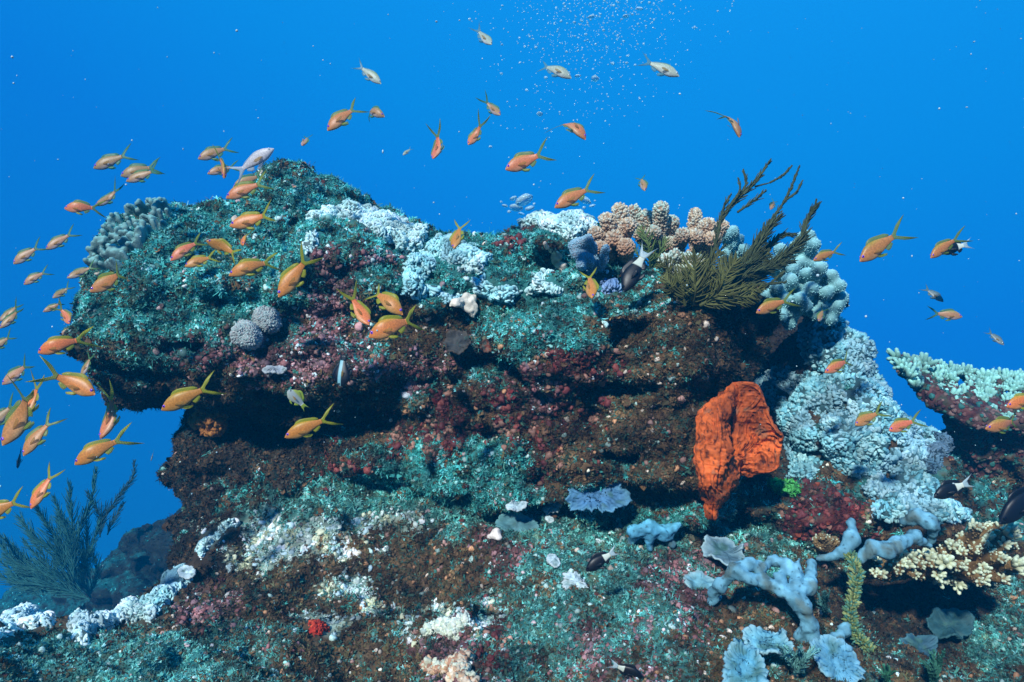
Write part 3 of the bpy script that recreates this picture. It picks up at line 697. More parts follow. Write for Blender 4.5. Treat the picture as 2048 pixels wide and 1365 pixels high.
def plate(name, label, px, py, rx, ry, cols, lift=.02, tilt=0.9, seed=0, ruffle=.12, ribs=.0, roll=0.0, thick=.009, group=None, cat='coral', lobes=.16, d=None, rimc=None):
    c = Q(px, py, lift) if d is None else P(px, py, d)
    s = np.linalg.norm(c) / F; r = np.random.default_rng(seed + 300); nr, na = 16, 144
    a = np.arange(na) * 2 * math.pi / na; ph = r.uniform(0, 6.28, 6)
    out = 1 + lobes * (np.sin(a + ph[0]) * 1.0 + np.sin(2 * a + ph[1]) * .9 + .22 * np.sin(7 * a + ph[2]) + .22 * np.sin(17 * a + ph[3]) + .15 * r.normal(0, 1, na))
    rad = np.linspace(.03, 1, nr)[:, None] * out[None]
    x = rad * np.cos(a); y = rad * np.sin(a)
    z = ruffle * (np.linspace(.03, 1, nr)[:, None] ** 2) * (1 + np.sin(3 * a + ph[4]) * .8 + .6 * np.sin(5 * a + ph[5])) + ribs * np.sin(a * 24 + 3 * np.sin(rad * 7)) * (rad > .3)
    ct, st = math.cos(tilt), math.sin(tilt)
    X_ = x * rx * s; U = y * ry * s / max(st, .25); Zz = z * rx * s
    cr, sr = math.cos(roll), math.sin(roll)
    X_, U = X_ * cr - U * sr, X_ * sr + U * cr
    g = np.stack([X_, U * ct - Zz * st, U * st + Zz * ct], -1)                    # tilt turns the disc up towards the camera
    g = g + c
    n = np.cross(np.gradient(g, axis=1), np.gradient(g, axis=0)); n /= np.linalg.norm(n, axis=2, keepdims=True) + 1e-9
    if (n * g).sum(2).mean() > 0: n = -n
    g = g + n * (.006 * fbm(g.reshape(-1, 3), .018, seed, 3)).reshape(nr, na, 1)
    th = np.linspace(1, .35, nr)[:, None, None] * thick / 2
    V = np.vstack([(g + n * th).reshape(-1, 3), (g - n * th).reshape(-1, 3)]); i = np.arange(nr * na).reshape(nr, na); j = np.roll(i, -1, 1); N = nr * na
    q = np.stack([i[:-1], i[1:], j[1:], j[:-1]], -1).reshape(-1, 4)
    rim = np.stack([i[-1], i[-1] + N, j[-1] + N, j[-1]], 1)
    cap = np.stack([i[0][:-2:2], i[0][1:-1:2], i[0][2::2], np.full(na // 2 - 1, i[0][0])], 1)
    rr = np.tile(np.linspace(0, 1, nr)[:, None], (1, na)).ravel(); rr = np.r_[rr, rr][:, None]
    mo = np.clip(2.5 * fbm(V, .016, seed + 14, 3) - .25, 0, .8)[:, None]; base = np.array(cols[0]) * (1 + .5 * fbm(V, .01, seed + 4, 2))[:, None] * (1 - mo) + np.array((.05, .13, .11)) * mo
    C_ = base * (1 - rr ** 6) + np.array(rimc if rimc is not None else cols[-1]) * .8 * rr ** 6
    fl = [q, q[:, ::-1] + N, rim, np.stack([np.full(na - 2, 0), np.arange(1, na - 1), np.arange(2, na)], 1)]
    o = mesh_obj(name, V, fl, M_CORAL, C_); return tag(o, label, cat, group)

def studs(bag, v, q, n, size, cols, tpl=ICO0, flat=(1, 1, 1.2), facing=True, up=0.0, low=None):
    w = None
    if facing:
        fc = v[q].mean(1); f = np.cross(v[q[:, 2]] - v[q[:, 0]], v[q[:, 3]] - v[q[:, 1]]); w = ((f * fc).sum(1) < 0).astype(float) + .25
    p, nn, _, _ = tri_sample(v, q, n, w)
    s = size * RNG.lognormal(0, .2, len(p))
    cc = pal(len(p), cols, .12)
    if low is not None:
        h = np.clip((p[:, 2] - v[:, 2].min()) / (np.ptp(v[:, 2]) + 1e-6) * 1.25 - .1 + .35 * nn[:, 2], 0, 1)[:, None]; cc = cc * h + np.array(low) * 1.3 * (1 - h)
    bag.inst(tpl, p, frames(nn, up, .12), s[:, None] * np.array(flat)[None], cc)

def solid(name, label, cat, prims, res, k, body, m, bump=(.004, .02), stud=None, group=None, carve=(), seed=0, topcol=None, polyps=None, parent=None):
    v, q = sdf_mesh(prims, res, k=k, pad=.010, carve=carve)
    n = normals(v, [q]); v = v + n * (bump[0] * fbm(v, bump[1], seed + 200, 3))[:, None]
    c = np.array(body) * (1 + .3 * fbm(v, .03, seed + 9, 3))[:, None]
    if cat == 'sponge' and topcol is not None:
        v = v + n * (.006 * (worley(v, .016, seed + 7) - .5) + .002 * fbm(v, .006, seed + 8, 2))[:, None]
    if topcol is not None:
        h = np.clip((n[:, 2] * .6 + .4) * 1.0, 0, 1)[:, None] ** 1.5  # paler colour blended onto upward-facing sides
        c = c * (1 - h) + np.array(topcol) * h
    if cat == 'sponge' and topcol is not None:
        c = np.where((worley(v, .008, seed + 3) < .2)[:, None], c * .35, c * (1 + .5 * fbm(v, .009, seed + 4, 2))[:, None]); si = np.clip(2.6 * fbm(v, .025, seed + 6, 3) - .35, 0, .7)[:, None]; c = c * (1 - si) + np.array((.09, .11, .08)) * si
    b = Bag(); b.add(v, q, c)
    if stud: studs(b, v, q, *stud[:3], **(stud[3] if len(stud) > 3 else {}))
    o = b.obj(name, m, parent)
    if parent is None: tag(o, label, cat, group)
    return o

# ---- orange elephant ear sponge
def ridges(p): return .0022 * (1 - 2 * np.abs(vnoise(p, .010, 5))) + .0016 * (1 - 2 * np.abs(vnoise(p, .005, 8))) + .006 * fbm(p, .06, 3, 2)
sl = [[(1442, 783, 1.27), (1408, 812, 1.25), (1396, 880, 1.235), (1398, 950, 1.23), (1406, 1032, 1.24)],
      [(1456, 772, 1.27), (1428, 838, 1.215), (1420, 900, 1.20), (1420, 960, 1.20), (1414, 1034, 1.235)],
      [(1472, 767, 1.27), (1450, 835, 1.21), (1444, 900, 1.195), (1444, 960, 1.20), (1426, 1030, 1.235)],
      [(1478, 785, 1.31), (1462, 838, 1.255), (1456, 900, 1.235), (1462, 958, 1.24), (1434, 1022, 1.26)]]
sr_ = [[(1452, 955, 1.29), (1450, 885, 1.285), (1446, 822, 1.28), (1444, 783, 1.27)],
       [(1458, 948, 1.29), (1468, 872, 1.275), (1478, 812, 1.268), (1474, 766, 1.262)],
       [(1464, 938, 1.29), (1498, 862, 1.266), (1516, 810, 1.254), (1526, 788, 1.245)],
       [(1464, 938, 1.29), (1510, 872, 1.262), (1536, 836, 1.25), (1546, 828, 1.24)],
       [(1464, 938, 1.29), (1516, 895, 1.262), (1548, 872, 1.25), (1572, 882, 1.24)],
       [(1464, 938, 1.29), (1510, 922, 1.266), (1538, 920, 1.256), (1556, 926, 1.25)],
       [(1468, 958, 1.29), (1488, 952, 1.28), (1504, 956, 1.272), (1516, 952, 1.265)]]
sb = [[(1462, 912, 1.27), (1462, 940, 1.26), (1466, 966, 1.27)], [(1472, 908, 1.255), (1473, 940, 1.245), (1472, 972, 1.26)], [(1482, 916, 1.27), (1486, 940, 1.26), (1478, 966, 1.27)]]
spo = empty('fan_sponge', P(1445, 1035, 1.26)); tag(spo, 'large folded orange sponge like a ridged ear on the boulder foot', 'sponge')
bpy.context.view_layer.update()
def local(o, root):
    o.data.transform(Matrix.Translation(-root.location)); o.parent = root; return o
for nm, cu, nu, nv in (('front_fold', sl, 150, 60), ('fan', sr_, 110, 150), ('small_lobe', sb, 40, 24)):
    v, q = loft(cu, nu, nv, .007, ridges, .3, 0.0 if nm == 'small_lobe' else .0055, .013)
    rg = ridges(v) / .0045
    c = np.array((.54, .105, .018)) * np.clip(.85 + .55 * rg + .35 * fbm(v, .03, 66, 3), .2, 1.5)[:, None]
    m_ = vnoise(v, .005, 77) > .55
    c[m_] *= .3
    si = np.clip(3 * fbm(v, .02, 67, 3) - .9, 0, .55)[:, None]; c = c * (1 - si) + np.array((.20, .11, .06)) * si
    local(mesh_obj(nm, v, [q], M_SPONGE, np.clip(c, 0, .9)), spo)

# ---- brown finger corals on the crest
def fingers(name, label, base, tips, rad, body, studc, group, tipd=.09, nstud=2200, ss=.0024, seed=0):
    b0 = Q(*base, lift=-.02); pr = []; r = np.random.default_rng(seed); d0 = b0[1]
    for (x, y) in tips:
        t = P(x, y, d0 - tipd * r.uniform(.1, 1.0) - max(0, y - min(q_[1] for q_ in tips)) / 100 * .05)
        mid = b0 * .45 + t * .55 + r.normal(0, .006, 3); s = d0 / F
        pr += [Cc(b0 + r.normal(0, .012, 3), mid, rad * s * .9, rad * s * .85), Cc(mid, t, rad * s * .85, rad * s * r.uniform(.85, 1.1))]
    return solid(name, label, 'coral', pr, .0038, .004, body, M_CORAL, (.002, .02), (nstud, ss, studc, dict(tpl=ICO1, flat=(1, 1, 1.6), up=.35, low=body)), group, seed=seed)
SC_ = [(.62, .50, .33), (.70, .62, .46), (.52, .40, .26), (.58, .62, .52)]
SC2 = [(.50, .62, .50), (.62, .68, .55), (.40, .55, .48), (.60, .50, .36)]
GF = 'brown finger corals on the boulder crest'
fingers('finger_coral', 'brown knobbly finger coral left of the crest cluster, beside white crust coral', (1240, 520), [(1190, 468), (1213, 440), (1240, 424), (1256, 452), (1228, 478), (1200, 496), (1252, 494)], 14, (.34, .19, .11), SC_, GF, seed=1)
fingers('finger_coral', 'taller brown finger coral in the middle of the crest cluster', (1320, 520), [(1268, 422), (1294, 434), (1322, 418), (1342, 446), (1308, 466), (1366, 470), (1338, 490), (1280, 470)], 13, (.30, .17, .10), SC2, GF, seed=2)
fingers('finger_coral', 'pale brown finger coral at the right of the crest cluster under the dark fronds', (1410, 510), [(1390, 430), (1414, 452), (1444, 454), (1424, 478), (1392, 474)], 13, (.34, .20, .12), SC_, GF, seed=3)
fingers('finger_coral', 'low greenish finger coral hidden behind the crest cluster', (1370, 560), [(1330, 520), (1350, 510), (1375, 515), (1395, 520), (1380, 540), (1360, 545), (1340, 540)], 11, (.22, .2, .14), SC2, GF, seed=4, nstud=900)

# ---- lobed soft corals
def lobed(name, label, pts, rad, d0, body, tip, base, group=None, seed=0, studc=None, dj=.05, res=.005, k=.010):
    r = np.random.default_rng(seed); s = d0 / F; pr = []; B = P(*base)
    ym = max(p[1] for p in pts)
    for (x, y) in pts:
        t = P(x, y, d0 - dj * r.uniform(0, 1) - (y - ym) / 200 * -.06)
        pr.append(Cc(t * .8 + B * .2, t, rad * s * .75, rad * s * r.uniform(.85, 1.15)))
    for i in range(0, len(pts), 2):
        t = P(pts[i][0], pts[i][1], d0 + .01); pr.append(Cc(B, t, rad * s * 1.4, rad * s * .8))
    return solid(name, label, 'coral', pr, res, k, body, M_SOFT, (.0022, .012), (2600, .0011, studc or [tip], dict(tpl=ICO0, flat=(1, 1, 1.5))), group, seed=seed, topcol=tip)
lt, lb = (.36, .70, .70), (.07, .20, .22)
lobed('leather_coral', 'big pale teal lobed leather coral at the right end of the boulder', [(1532, 592), (1552, 575), (1580, 562), (1612, 548), (1640, 538), (1662, 552), (1678, 572), (1682, 596), (1652, 586), (1622, 578), (1600, 598), (1570, 600), (1640, 612), (1664, 622), (1612, 612), (1545, 612), (1590, 622), (1660, 640), (1635, 632), (1562, 632), (1578, 648), (1675, 612)], 14, 1.56, lb, lt, (1595, 600, 1.68), seed=11)
lobed('leather_coral', 'upper teal lobes of leather coral above the boulder end, behind the dark fronds', [(1560, 500), (1590, 492), (1604, 474), (1620, 470), (1628, 490), (1610, 508), (1628, 512), (1600, 525), (1622, 530), (1570, 520), (1585, 540), (1540, 520), (1548, 540)], 12, 1.62, lb, lt, (1585, 580, 1.70), seed=12)
lobed('leather_coral', 'small cluster of teal leather coral lobes between the finger coral and the dark fronds', [(1452, 470), (1468, 462), (1475, 480), (1460, 490), (1490, 500), (1478, 515), (1500, 525), (1450, 510), (1510, 545)], 11, 1.74, lb, lt, (1470, 560, 1.80), seed=13)
lobed('lobed_soft_coral', 'grey blue lobed soft coral in the hollow left of the black and white fish', [(1150, 508), (1146, 492), (1160, 484), (1176, 478), (1186, 492), (1166, 512), (1180, 520), (1212, 498), (1208, 520), (1160, 530)], 9, Q(1180, 540)[1] - .02, (.20, .22, .26), (.26, .46, .56), (1190, 560, Q(1190, 560)[1] + .02), seed=14)
def edge_fingers():
    r = np.random.default_rng(4); pr = []; po = [(185, 540), (200, 480), (235, 440), (285, 412), (340, 405), (345, 450), (300, 470), (270, 510), (235, 545)]
    while len(pr) < 190:
        x, y = r.uniform(180, 345), r.uniform(400, 550)
        if not in_poly(np.array([[x, y]]), po)[0]: continue
        l, nn, dist = hit(x, y)
        if dist > 2.2: x, y = x + 26, y + 26; l, nn, dist = hit(x, y)
        if dist > 2.2: continue
        dv = nn * .8 + np.array([-.45, -.2, .75]) + r.normal(0, .18, 3); dv /= np.linalg.norm(dv); L = r.uniform(.010, .024)
        pr.append(Cc(l - dv * .012, l + dv * L, .0052, .0056))
    return pr
solid('finger_soft_coral', 'clump of stubby grey teal soft coral fingers on the left shoulder of the boulder', 'coral', edge_fingers(), .0036, .003, (.10, .17, .17), M_SOFT, (.0015, .01), None, topcol=(.24, .52, .47), seed=5)
for lab, x, y, r0, sd in (('upper fuzzy pale round coral on the left face of the boulder', 532, 638, 24, 1), ('lower fuzzy pale round coral on the left face of the boulder', 492, 668, 26, 2)):
    c = Q(x, y, .012); s = c[1] / F
    pr = [('e', c, np.array([r0 * s, .022, r0 * s * .85])), ('e', c + np.array([.012, -.006, -.012]), np.array([r0 * s * .6, .02, r0 * s * .6]))]
    solid('fuzzy_coral', lab, 'coral', pr, .0045, .01, (.2, .3, .3), M_SOFT, (.005, .012), (2200, .0023, [(.34, .45, .44), (.44, .52, .50), (.28, .34, .34), (.36, .34, .34)], dict(tpl=ICO0, flat=(.7, .7, 2.2))), 'fuzzy round corals', seed=sd)

# ---- feathery fronds
def frond(stem, plen, taper, step, rng, r0=.0016, pin=.0009, ang=.9, face=None, both=True, bushy=0.0, jit=(.75, 1.1)):
    stem = np.array(stem); stem[1:] += rng.normal(0, plen * .12, stem[1:].shape)
    st = resample(stem, 60); L = np.r_[0, np.cumsum(np.linalg.norm(np.diff(st, axis=0), axis=1))]
    b = Bag(); b.tube(tube(st, np.linspace(r0, r0 * .45, 60), 5), (.8,) * 3)
    view = np.array([0, -1.0, 0]) if face is None else face
    sides = (1, -1) if both else (1,)
    for l in np.arange(step, L[-1], step):
        t = l / L[-1]; i = min(int(np.searchsorted(L, l)), 58); p = st[i]; tg = st[i + 1] - st[i - 1] if i else st[1] - st[0]
        tg = tg / (np.linalg.norm(tg) + 1e-9); sd = np.cross(tg, view); sd /= np.linalg.norm(sd) + 1e-9; nn = np.cross(sd, tg)
        for s in sides:
            ln = plen * taper(t) * rng.uniform(*jit); a = ang * rng.uniform(.6, 1.3); roll = rng.normal(0, .25 + bushy)
            dv = sd * s * math.cos(roll) + nn * math.sin(roll)
            u = np.linspace(0, 1, 5)[:, None]
            path = p + ln * (u * (tg * math.cos(a) + dv * math.sin(a)) + u * u * .28 * (tg - dv * .25) + nn * rng.normal(0, .05) * u * u)
            V, Qd, T = tube(path, np.array([1, .95, .85, .7, .4]) * pin, 3, False); b.add(V, Qd, np.ones(3) * rng.uniform(.7, 1.35))
    return b
def bush(name, label, root, fr, col, cat, group=None, seed=0, mt=None):
    rg = np.random.default_rng(seed); R_ = empty(name, root); tag(R_, label, cat, group)
    for stem, plen, kind, step, pin in fr:
        pts = [P(*c) for c in stem]; s = pts[0][1] / F
        jit = {'fern': (.8, 1.05), 'tip': (.4, 1.15), 'plume': (.45, 1.2)}[kind]; tp = {'fern': lambda t: math.sin(math.pi * min(1, .15 + .85 * t)) ** .6 + .1, 'tip': lambda t: (.25 + .75 * min(1, t * 3)) * (1 - t ** 4 * .7), 'plume': lambda t: (1 - .75 * t) * min(1, .4 + 4 * t)}[kind]
        b = frond(pts, plen * s, tp, step * s, rg, r0=pin * 1.9, pin=pin, ang={'fern': .95, 'tip': .55, 'plume': .6}[kind], bushy={'fern': .15, 'tip': 1.2, 'plume': .7}[kind], jit=jit)
        b.c = [c * np.array(col) * (np.array([1.9, 1.55, 1.1]) if kind == 'fern' else 1) for c in b.c]
        local(b.obj('frond', mt or M_FROND), R_)
    return R_
fd = [([(1350, 600, 1.25), (1335, 575, 1.23), (1330, 552, 1.23)], 26, 'fern', 3.2, .0016), ([(1420, 612, 1.24), (1465, 598, 1.23), (1520, 585, 1.24)], 26, 'fern', 3.2, .0016), ([(1410, 612, 1.25), (1412, 575, 1.24), (1425, 540, 1.24)], 30, 'fern', 3.2, .0017), ([(1440, 600, 1.28), (1480, 560, 1.28), (1530, 530, 1.30), (1585, 515, 1.31)], 40, 'plume', 1.6, .0015),
      ([(1395, 600, 1.31), (1425, 500, 1.36), (1445, 430, 1.37), (1500, 372, 1.37), (1540, 322, 1.36)], 22, 'tip', 3, .0018),
      ([(1470, 405, 1.37), (1492, 370, 1.37), (1488, 342, 1.37)], 12, 'tip', 2.4, .0015), ([(1455, 420, 1.37), (1478, 385, 1.36), (1476, 356, 1.36)], 8, 'tip', 2.4, .0015),
      ([(1475, 425, 1.37), (1510, 400, 1.36), (1532, 383, 1.36)], 14, 'tip', 2.4, .0014), ([(1440, 440, 1.37), (1450, 410, 1.37), (1462, 388, 1.37)], 12, 'tip', 2.4, .0014),
      ([(1540, 366, 1.37), (1565, 352, 1.37), (1583, 334, 1.37)], 9, 'tip', 2.4, .0013), ([(1510, 374, 1.37), (1540, 366, 1.37)], 5, 'tip', 5, .0012),
      ([(1430, 590, 1.31), (1500, 500, 1.33), (1545, 435, 1.35), (1575, 395, 1.35), (1598, 332, 1.35)], 13, 'tip', 2.2, .0016),
      ([(1568, 403, 1.35), (1592, 384, 1.35), (1605, 362, 1.35)], 8, 'tip', 2.2, .0016),
      ([(1440, 585, 1.30), (1490, 520, 1.31), (1530, 470, 1.32), (1552, 438, 1.33)], 52, 'plume', 1.5, .0016),
      ([(1450, 600, 1.29), (1530, 540, 1.31), (1580, 490, 1.32), (1604, 455, 1.33), (1622, 424, 1.33)], 48, 'plume', 1.5, .0016),
      ([(1440, 590, 1.33), (1500, 545, 1.35), (1560, 480, 1.37), (1590, 470, 1.37)], 44, 'plume', 1.6, .0016),
      ([(1385, 612, 1.25), (1388, 580, 1.23), (1395, 545, 1.23), (1402, 520, 1.24)], 44, 'fern', 3.4, .0019),
      ([(1400, 612, 1.24), (1430, 582, 1.23), (1458, 550, 1.23), (1476, 516, 1.24)], 40, 'fern', 3.4, .0019),
      ([(1370, 612, 1.24), (1362, 585, 1.23), (1360, 560, 1.23), (1368, 538, 1.24)], 26, 'fern', 3.4, .0018),
      ([(1380, 618, 1.26), (1440, 608, 1.26), (1500, 590, 1.27), (1570, 545, 1.28)], 20, 'plume', 2, .0015),
      ([(1400, 605, 1.27), (1450, 575, 1.28), (1500, 560, 1.29), (1540, 530, 1.30)], 30, 'plume', 1.7, .0015),
      ([(1345, 560, 1.26), (1375, 548, 1.26), (1420, 530, 1.27)], 16, 'plume', 2, .0015)]
rb_ = np.random.default_rng(31)
for k_ in range(22):
    x0, y0 = rb_.uniform(1360, 1450), rb_.uniform(585, 615); a_ = rb_.uniform(-.5, 1.35); L_ = rb_.uniform(70, 150) * (.7 if a_ < .2 else 1.15); d_ = 1.25 + .05 * rb_.random()
    x1, y1 = x0 + L_ * math.sin(a_), y0 - L_ * math.cos(a_) * .75
    fd.append(([(x0, y0, d_ + .02), ((x0 + x1) / 2 - 8, (y0 + y1) / 2 - 6 + rb_.normal(0, 6), d_), (x1, y1, d_ + rb_.normal(0, .02))], rb_.uniform(18, 34), 'fern' if rb_.random() < .55 else 'plume', 2.4, .0012))
bush('feather_coral', 'tall dark green feathery bush leaning right on the boulder crest', P(1400, 615, 1.28), fd, (.060, .078, .030), 'soft coral', seed=3)
fq_ = Q(1300, 520)[1]
bush('feather_coral', 'small olive fern like frond above the black and white fish', P(1290, 530, fq_ - .03), [([(1300, 545, fq_ - .06), (1300, 510, fq_ - .09), (1290, 478, fq_ - .09), (1282, 450, fq_ - .08)], 24, 'fern', 4, .0014), ([(1306, 545, fq_ - .06), (1318, 510, fq_ - .08), (1326, 480, fq_ - .08)], 20, 'fern', 4, .0014), ([(1296, 545, fq_ - .06), (1276, 510, fq_ - .07), (1262, 490, fq_ - .07)], 16, 'fern', 4, .0013)], (.07, .13, .05), 'soft coral', seed=4)
D2 = 3.0
fl_ = [([(150, 1180, D2), (140, 1100, D2), (140, 1030, D2), (132, 968, D2)], 34, 'tip', 3, .0022), ([(150, 1130, D2), (165, 1060, D2), (178, 1010, D2), (196, 938, D2)], 26, 'tip', 3, .0022),
       ([(160, 1180, D2 - .1), (110, 1120, D2 - .1), (70, 1080, D2 - .1), (45, 1045, D2 - .1)], 60, 'plume', 1.8, .0017), ([(170, 1190, D2 - .15), (100, 1150, D2 - .15), (40, 1120, D2 - .15), (-10, 1075, D2 - .15)], 60, 'plume', 1.8, .0017),
       ([(170, 1160, D2), (110, 1080, D2), (92, 1040, D2), (85, 1010, D2)], 50, 'plume', 1.8, .0017), ([(180, 1200, D2 - .2), (110, 1180, D2 - .2), (40, 1170, D2 - .2), (-40, 1130, D2 - .2)], 55, 'plume', 1.8, .0017),
       ([(180, 1160, D2), (150, 1090, D2), (120, 1030, D2)], 46, 'plume', 1.8, .0017)]
for k_ in range(20):
    x0, y0 = rb_.uniform(60, 190), rb_.uniform(1150, 1200); a_ = rb_.uniform(-1.25, .45); L_ = rb_.uniform(60, 170); d_ = D2 + rb_.uniform(-.2, .1)
    x1, y1 = x0 + L_ * math.sin(a_), y0 - L_ * math.cos(a_)
    fl_.append(([(x0, y0, d_), ((x0 + x1) / 2 + 8, (y0 + y1) / 2 + 6, d_), (x1, y1, d_)], rb_.uniform(22, 44), 'plume', 2.2, .0017))
bush('feather_coral', 'large hazy dark green feathery bush at the far left behind the ledge', P(160, 1190, D2), fl_, (.025, .13, .12), 'soft coral', seed=6)  # haze of the water mixed into the blue-green frond colour
bush('feather_coral', 'slender hazy green plume left of the boulder foot', P(200, 1080, 3.05), [([(190, 1075, 3.05), (210, 1030, 3.05), (245, 985, 3.05), (262, 955, 3.05), (270, 925, 3.05)], 30, 'plume', 1.8, .0017), ([(200, 1075, 3.1), (190, 1030, 3.1), (178, 990, 3.1)], 30, 'plume', 2, .0016), ([(215, 1070, 3.05), (230, 1040, 3.05), (238, 1010, 3.05)], 28, 'plume', 2, .0016)], (.03, .08, .07), 'soft coral', seed=7)
for lab, x, y, h, w_, c_, sd in (('pale teal feathery hydroid tuft between the ribbed blue plates at the bottom', 1600, 1345, 60, 26, (.20, .48, .44), 8), ('teal hydroid tuft caught between the blue sponge and the yellow branch', 1650, 1225, 40, 20, (.08, .24, .22), 9),
                                ('green fern like hydroid at the bottom right corner', 1870, 1365, 60, 26, (.06, .22, .15), 10), ('green hydroid sprig at the foot of the yellow branch', 1775, 1365, 34, 16, (.06, .24, .14), 12)):
    d = hit(x, y)[0][1] - .03; rg = np.random.default_rng(sd)
    fr = []
    for k_ in range(7):
        dx = rg.normal(0, .45) * h
        fr.append(([(x + rg.normal(0, 5), y, d), (x + dx * .4, y - h * .5, d - .01 + rg.normal(0, .01)), (x + dx, y - h * rg.uniform(.7, 1.05), d - .02 + rg.normal(0, .02))], w_ * rg.uniform(.6, 1.1), 'plume', 3, .0009))
    bush('hydroid_tuft', lab, P(x, y, d), fr, c_, 'hydroid', seed=sd)

# ---- table coral and branching coral
def cone_cluster(rg, n=6):
    V, T = [], []; o = 0
    for i in range(n):
        az = i * 2.4 + rg.uniform(-.4, .4); ti = 0 if i == 0 else rg.uniform(.35, .95); L = 1.0 if i == 0 else rg.uniform(.55, .85)
        d = np.array([math.sin(ti) * math.cos(az), math.sin(ti) * math.sin(az), math.cos(ti)]); st = d * 0.1 + np.array([0, 0, .12 * i / n])
        v, q, t = tube(np.array([st, st + d * L * .5, st + d * L]), [.20, .18, .12], 6)
        V.append(v); T.append(np.vstack([q[:, [0, 1, 2]], q[:, [0, 2, 3]], t]) + o); o += len(v)
    return np.vstack(V), np.vstack(T)
def tipped(bag, tpl, pos, dirs, size, lowc, tipc):
    x = frames(dirs, 0, .1); n = len(pos); s = size * RNG.lognormal(0, .18, n)
    tv, tf = tpl; fr = x * s[:, None, None]; v = np.einsum('nij,kj->nki', fr, tv) + pos[:, None]
    h = np.clip(np.linalg.norm(tv, axis=1), 0, 1)[None, :, None] ** 1.3; j = RNG.lognormal(0, .12, (n, 1, 1))
    c = (np.array(lowc) * (1 - h) + np.array(tipc) * h) * j
    f = tf[None] + (np.arange(n) * len(tv))[:, None, None]
    bag.add(v.reshape(-1, 3), f.reshape(-1, 3), np.clip(c, 0, .95).reshape(-1, 3))
CT = [cone_cluster(np.random.default_rng(s), 7) for s in range(4)]
TB = [(1795, 706), (1830, 716), (1872, 726), (1930, 742), (1990, 748), (2110, 752), (2110, 850), (1990, 828), (1930, 832), (1885, 806), (1840, 775), (1806, 738)]
rg = np.random.default_rng(21); pts = []
while len(pts) < 230:
    x, y = rg.uniform(1795, 2110), rg.uniform(704, 852)
    if in_poly(np.array([[x, y]]), TB)[0]: pts.append((x, y))
bag = Bag()
spine = [P(1812, 738, 1.80), P(1880, 806, 1.72), P(1950, 838, 1.68), P(2100, 862, 1.68)]
back = [P(1800, 722, 1.95), P(1900, 745, 2.05), P(2100, 765, 2.1)]
pr = [Cc(spine[i], spine[i + 1], .014, .016) for i in range(3)] + [Cc(back[i], back[i + 1], .012, .012) for i in range(2)]
for a in np.linspace(0, 1, 9): pr.append(Cc(resample(spine, 9)[int(a * 8)], resample(back, 9)[int(a * 8)], .017, .014))
pr += [Cc(P(1940, 838, 1.76), P(1960, 930, 1.86), .05, .06), Cc(P(2040, 850, 1.76), P(2030, 930, 1.86), .06, .08)]
v, q = sdf_mesh(pr, .007, k=.025); n_ = normals(v, [q]); v += n_ * (.012 * fbm(v, .035, 3, 3) + .008 * (.5 - worley(v, .022, 4)) + .003 * fbm(v, .008, 9, 2))[:, None]
mo = np.clip(2.5 * fbm(v, .025, 6, 3) + .1, 0, 1)[:, None]
bag.add(v, q, (np.array((.10, .035, .03)) * (1 - mo) + np.array((.06, .06, .035)) * mo) * np.clip(1 + .9 * fbm(v, .012, 5, 2), .3, 2)[:, None])
studs(bag, v, q, 2600, .0042, [(.12, .05, .04), (.06, .08, .05), (.2, .12, .1), (.03, .14, .12), (.08, .03, .03)], tpl=NODT, flat=(1.3, 1.3, .9))
pos = []; dr = []
for x, y in pts:
    yb = np.interp(x, [1795, 1840, 1885, 1930, 1990, 2110], [720, 775, 806, 832, 838, 860]); yt = np.interp(x, [1795, 1872, 1990, 2110], [706, 726, 748, 752])
    t = np.clip((y - yt) / max(yb - yt, 1), 0, 1); d = 2.05 - .36 * t - (.12 if x < 1850 else 0) * (1 - t)
    pos.append(P(x, y + 9, d)); dr.append((-.25 + rg.normal(0, .3), -.35 + rg.normal(0, .25), .85))
pos = np.array(pos); dr = np.array(dr); kk = rg.integers(0, 4, len(pos))
for t in range(4): tipped(bag, CT[t], pos[kk == t], dr[kk == t], .029, (.07, .11, .085), (.33, .70, .60))
tag(bag.obj('table_coral', M_CORAL), 'pale green table coral on a reddish stem at the right edge', 'coral')
CB = [cone_cluster(np.random.default_rng(50 + s), 9) for s in range(3)]
def branching(label, roots, tips, d0, size, group=None):
    b = Bag(); pr = []; pos = []; dr = []; rg = np.random.default_rng(int(roots[0][0]))
    for x, y in tips:
        r = min(roots, key=lambda q_: abs(q_[0] - x) + 2 * abs(q_[1] - y)); a = P(r[0], r[1], d0 + .05); t = P(x, y, d0 - rg.uniform(0, .07))
        m_ = (a + t) / 2 + np.array([0, 0, -.008]); pr += [Cc(a, m_, .009, .008), Cc(m_, t, .008, .0065)]; dd = (t - a) / np.linalg.norm(t - a)
        pos.append(t - dd * .006); dr.append(dd + np.array([0, -.3, .35])); 
        
    for i in range(len(roots) - 1): pr.append(Cc(P(roots[i][0], roots[i][1], d0 + .06), P(roots[i + 1][0], roots[i + 1][1], d0 + .05), .012, .011))
    v, q = sdf_mesh(pr, .0042, k=.008); n_ = normals(v, [q]); b.add(v, q, np.array((.17, .10, .035)) * (1 + .4 * fbm(v, .02, 5, 2))[:, None])
    studs(b, v, q, 1200, .0017, [(.26, .17, .07), (.20, .13, .06)], tpl=ICO0)
    pos, dr = np.array(pos), np.array(dr); k = rg.integers(0, 3, len(pos))
    for t in range(3): tipped(b, CB[t], pos[k == t], dr[k == t], size, (.20, .16, .06), (.60, .68, .48))
    tag(b.obj('branching_coral', M_CORAL), label, 'coral', group)
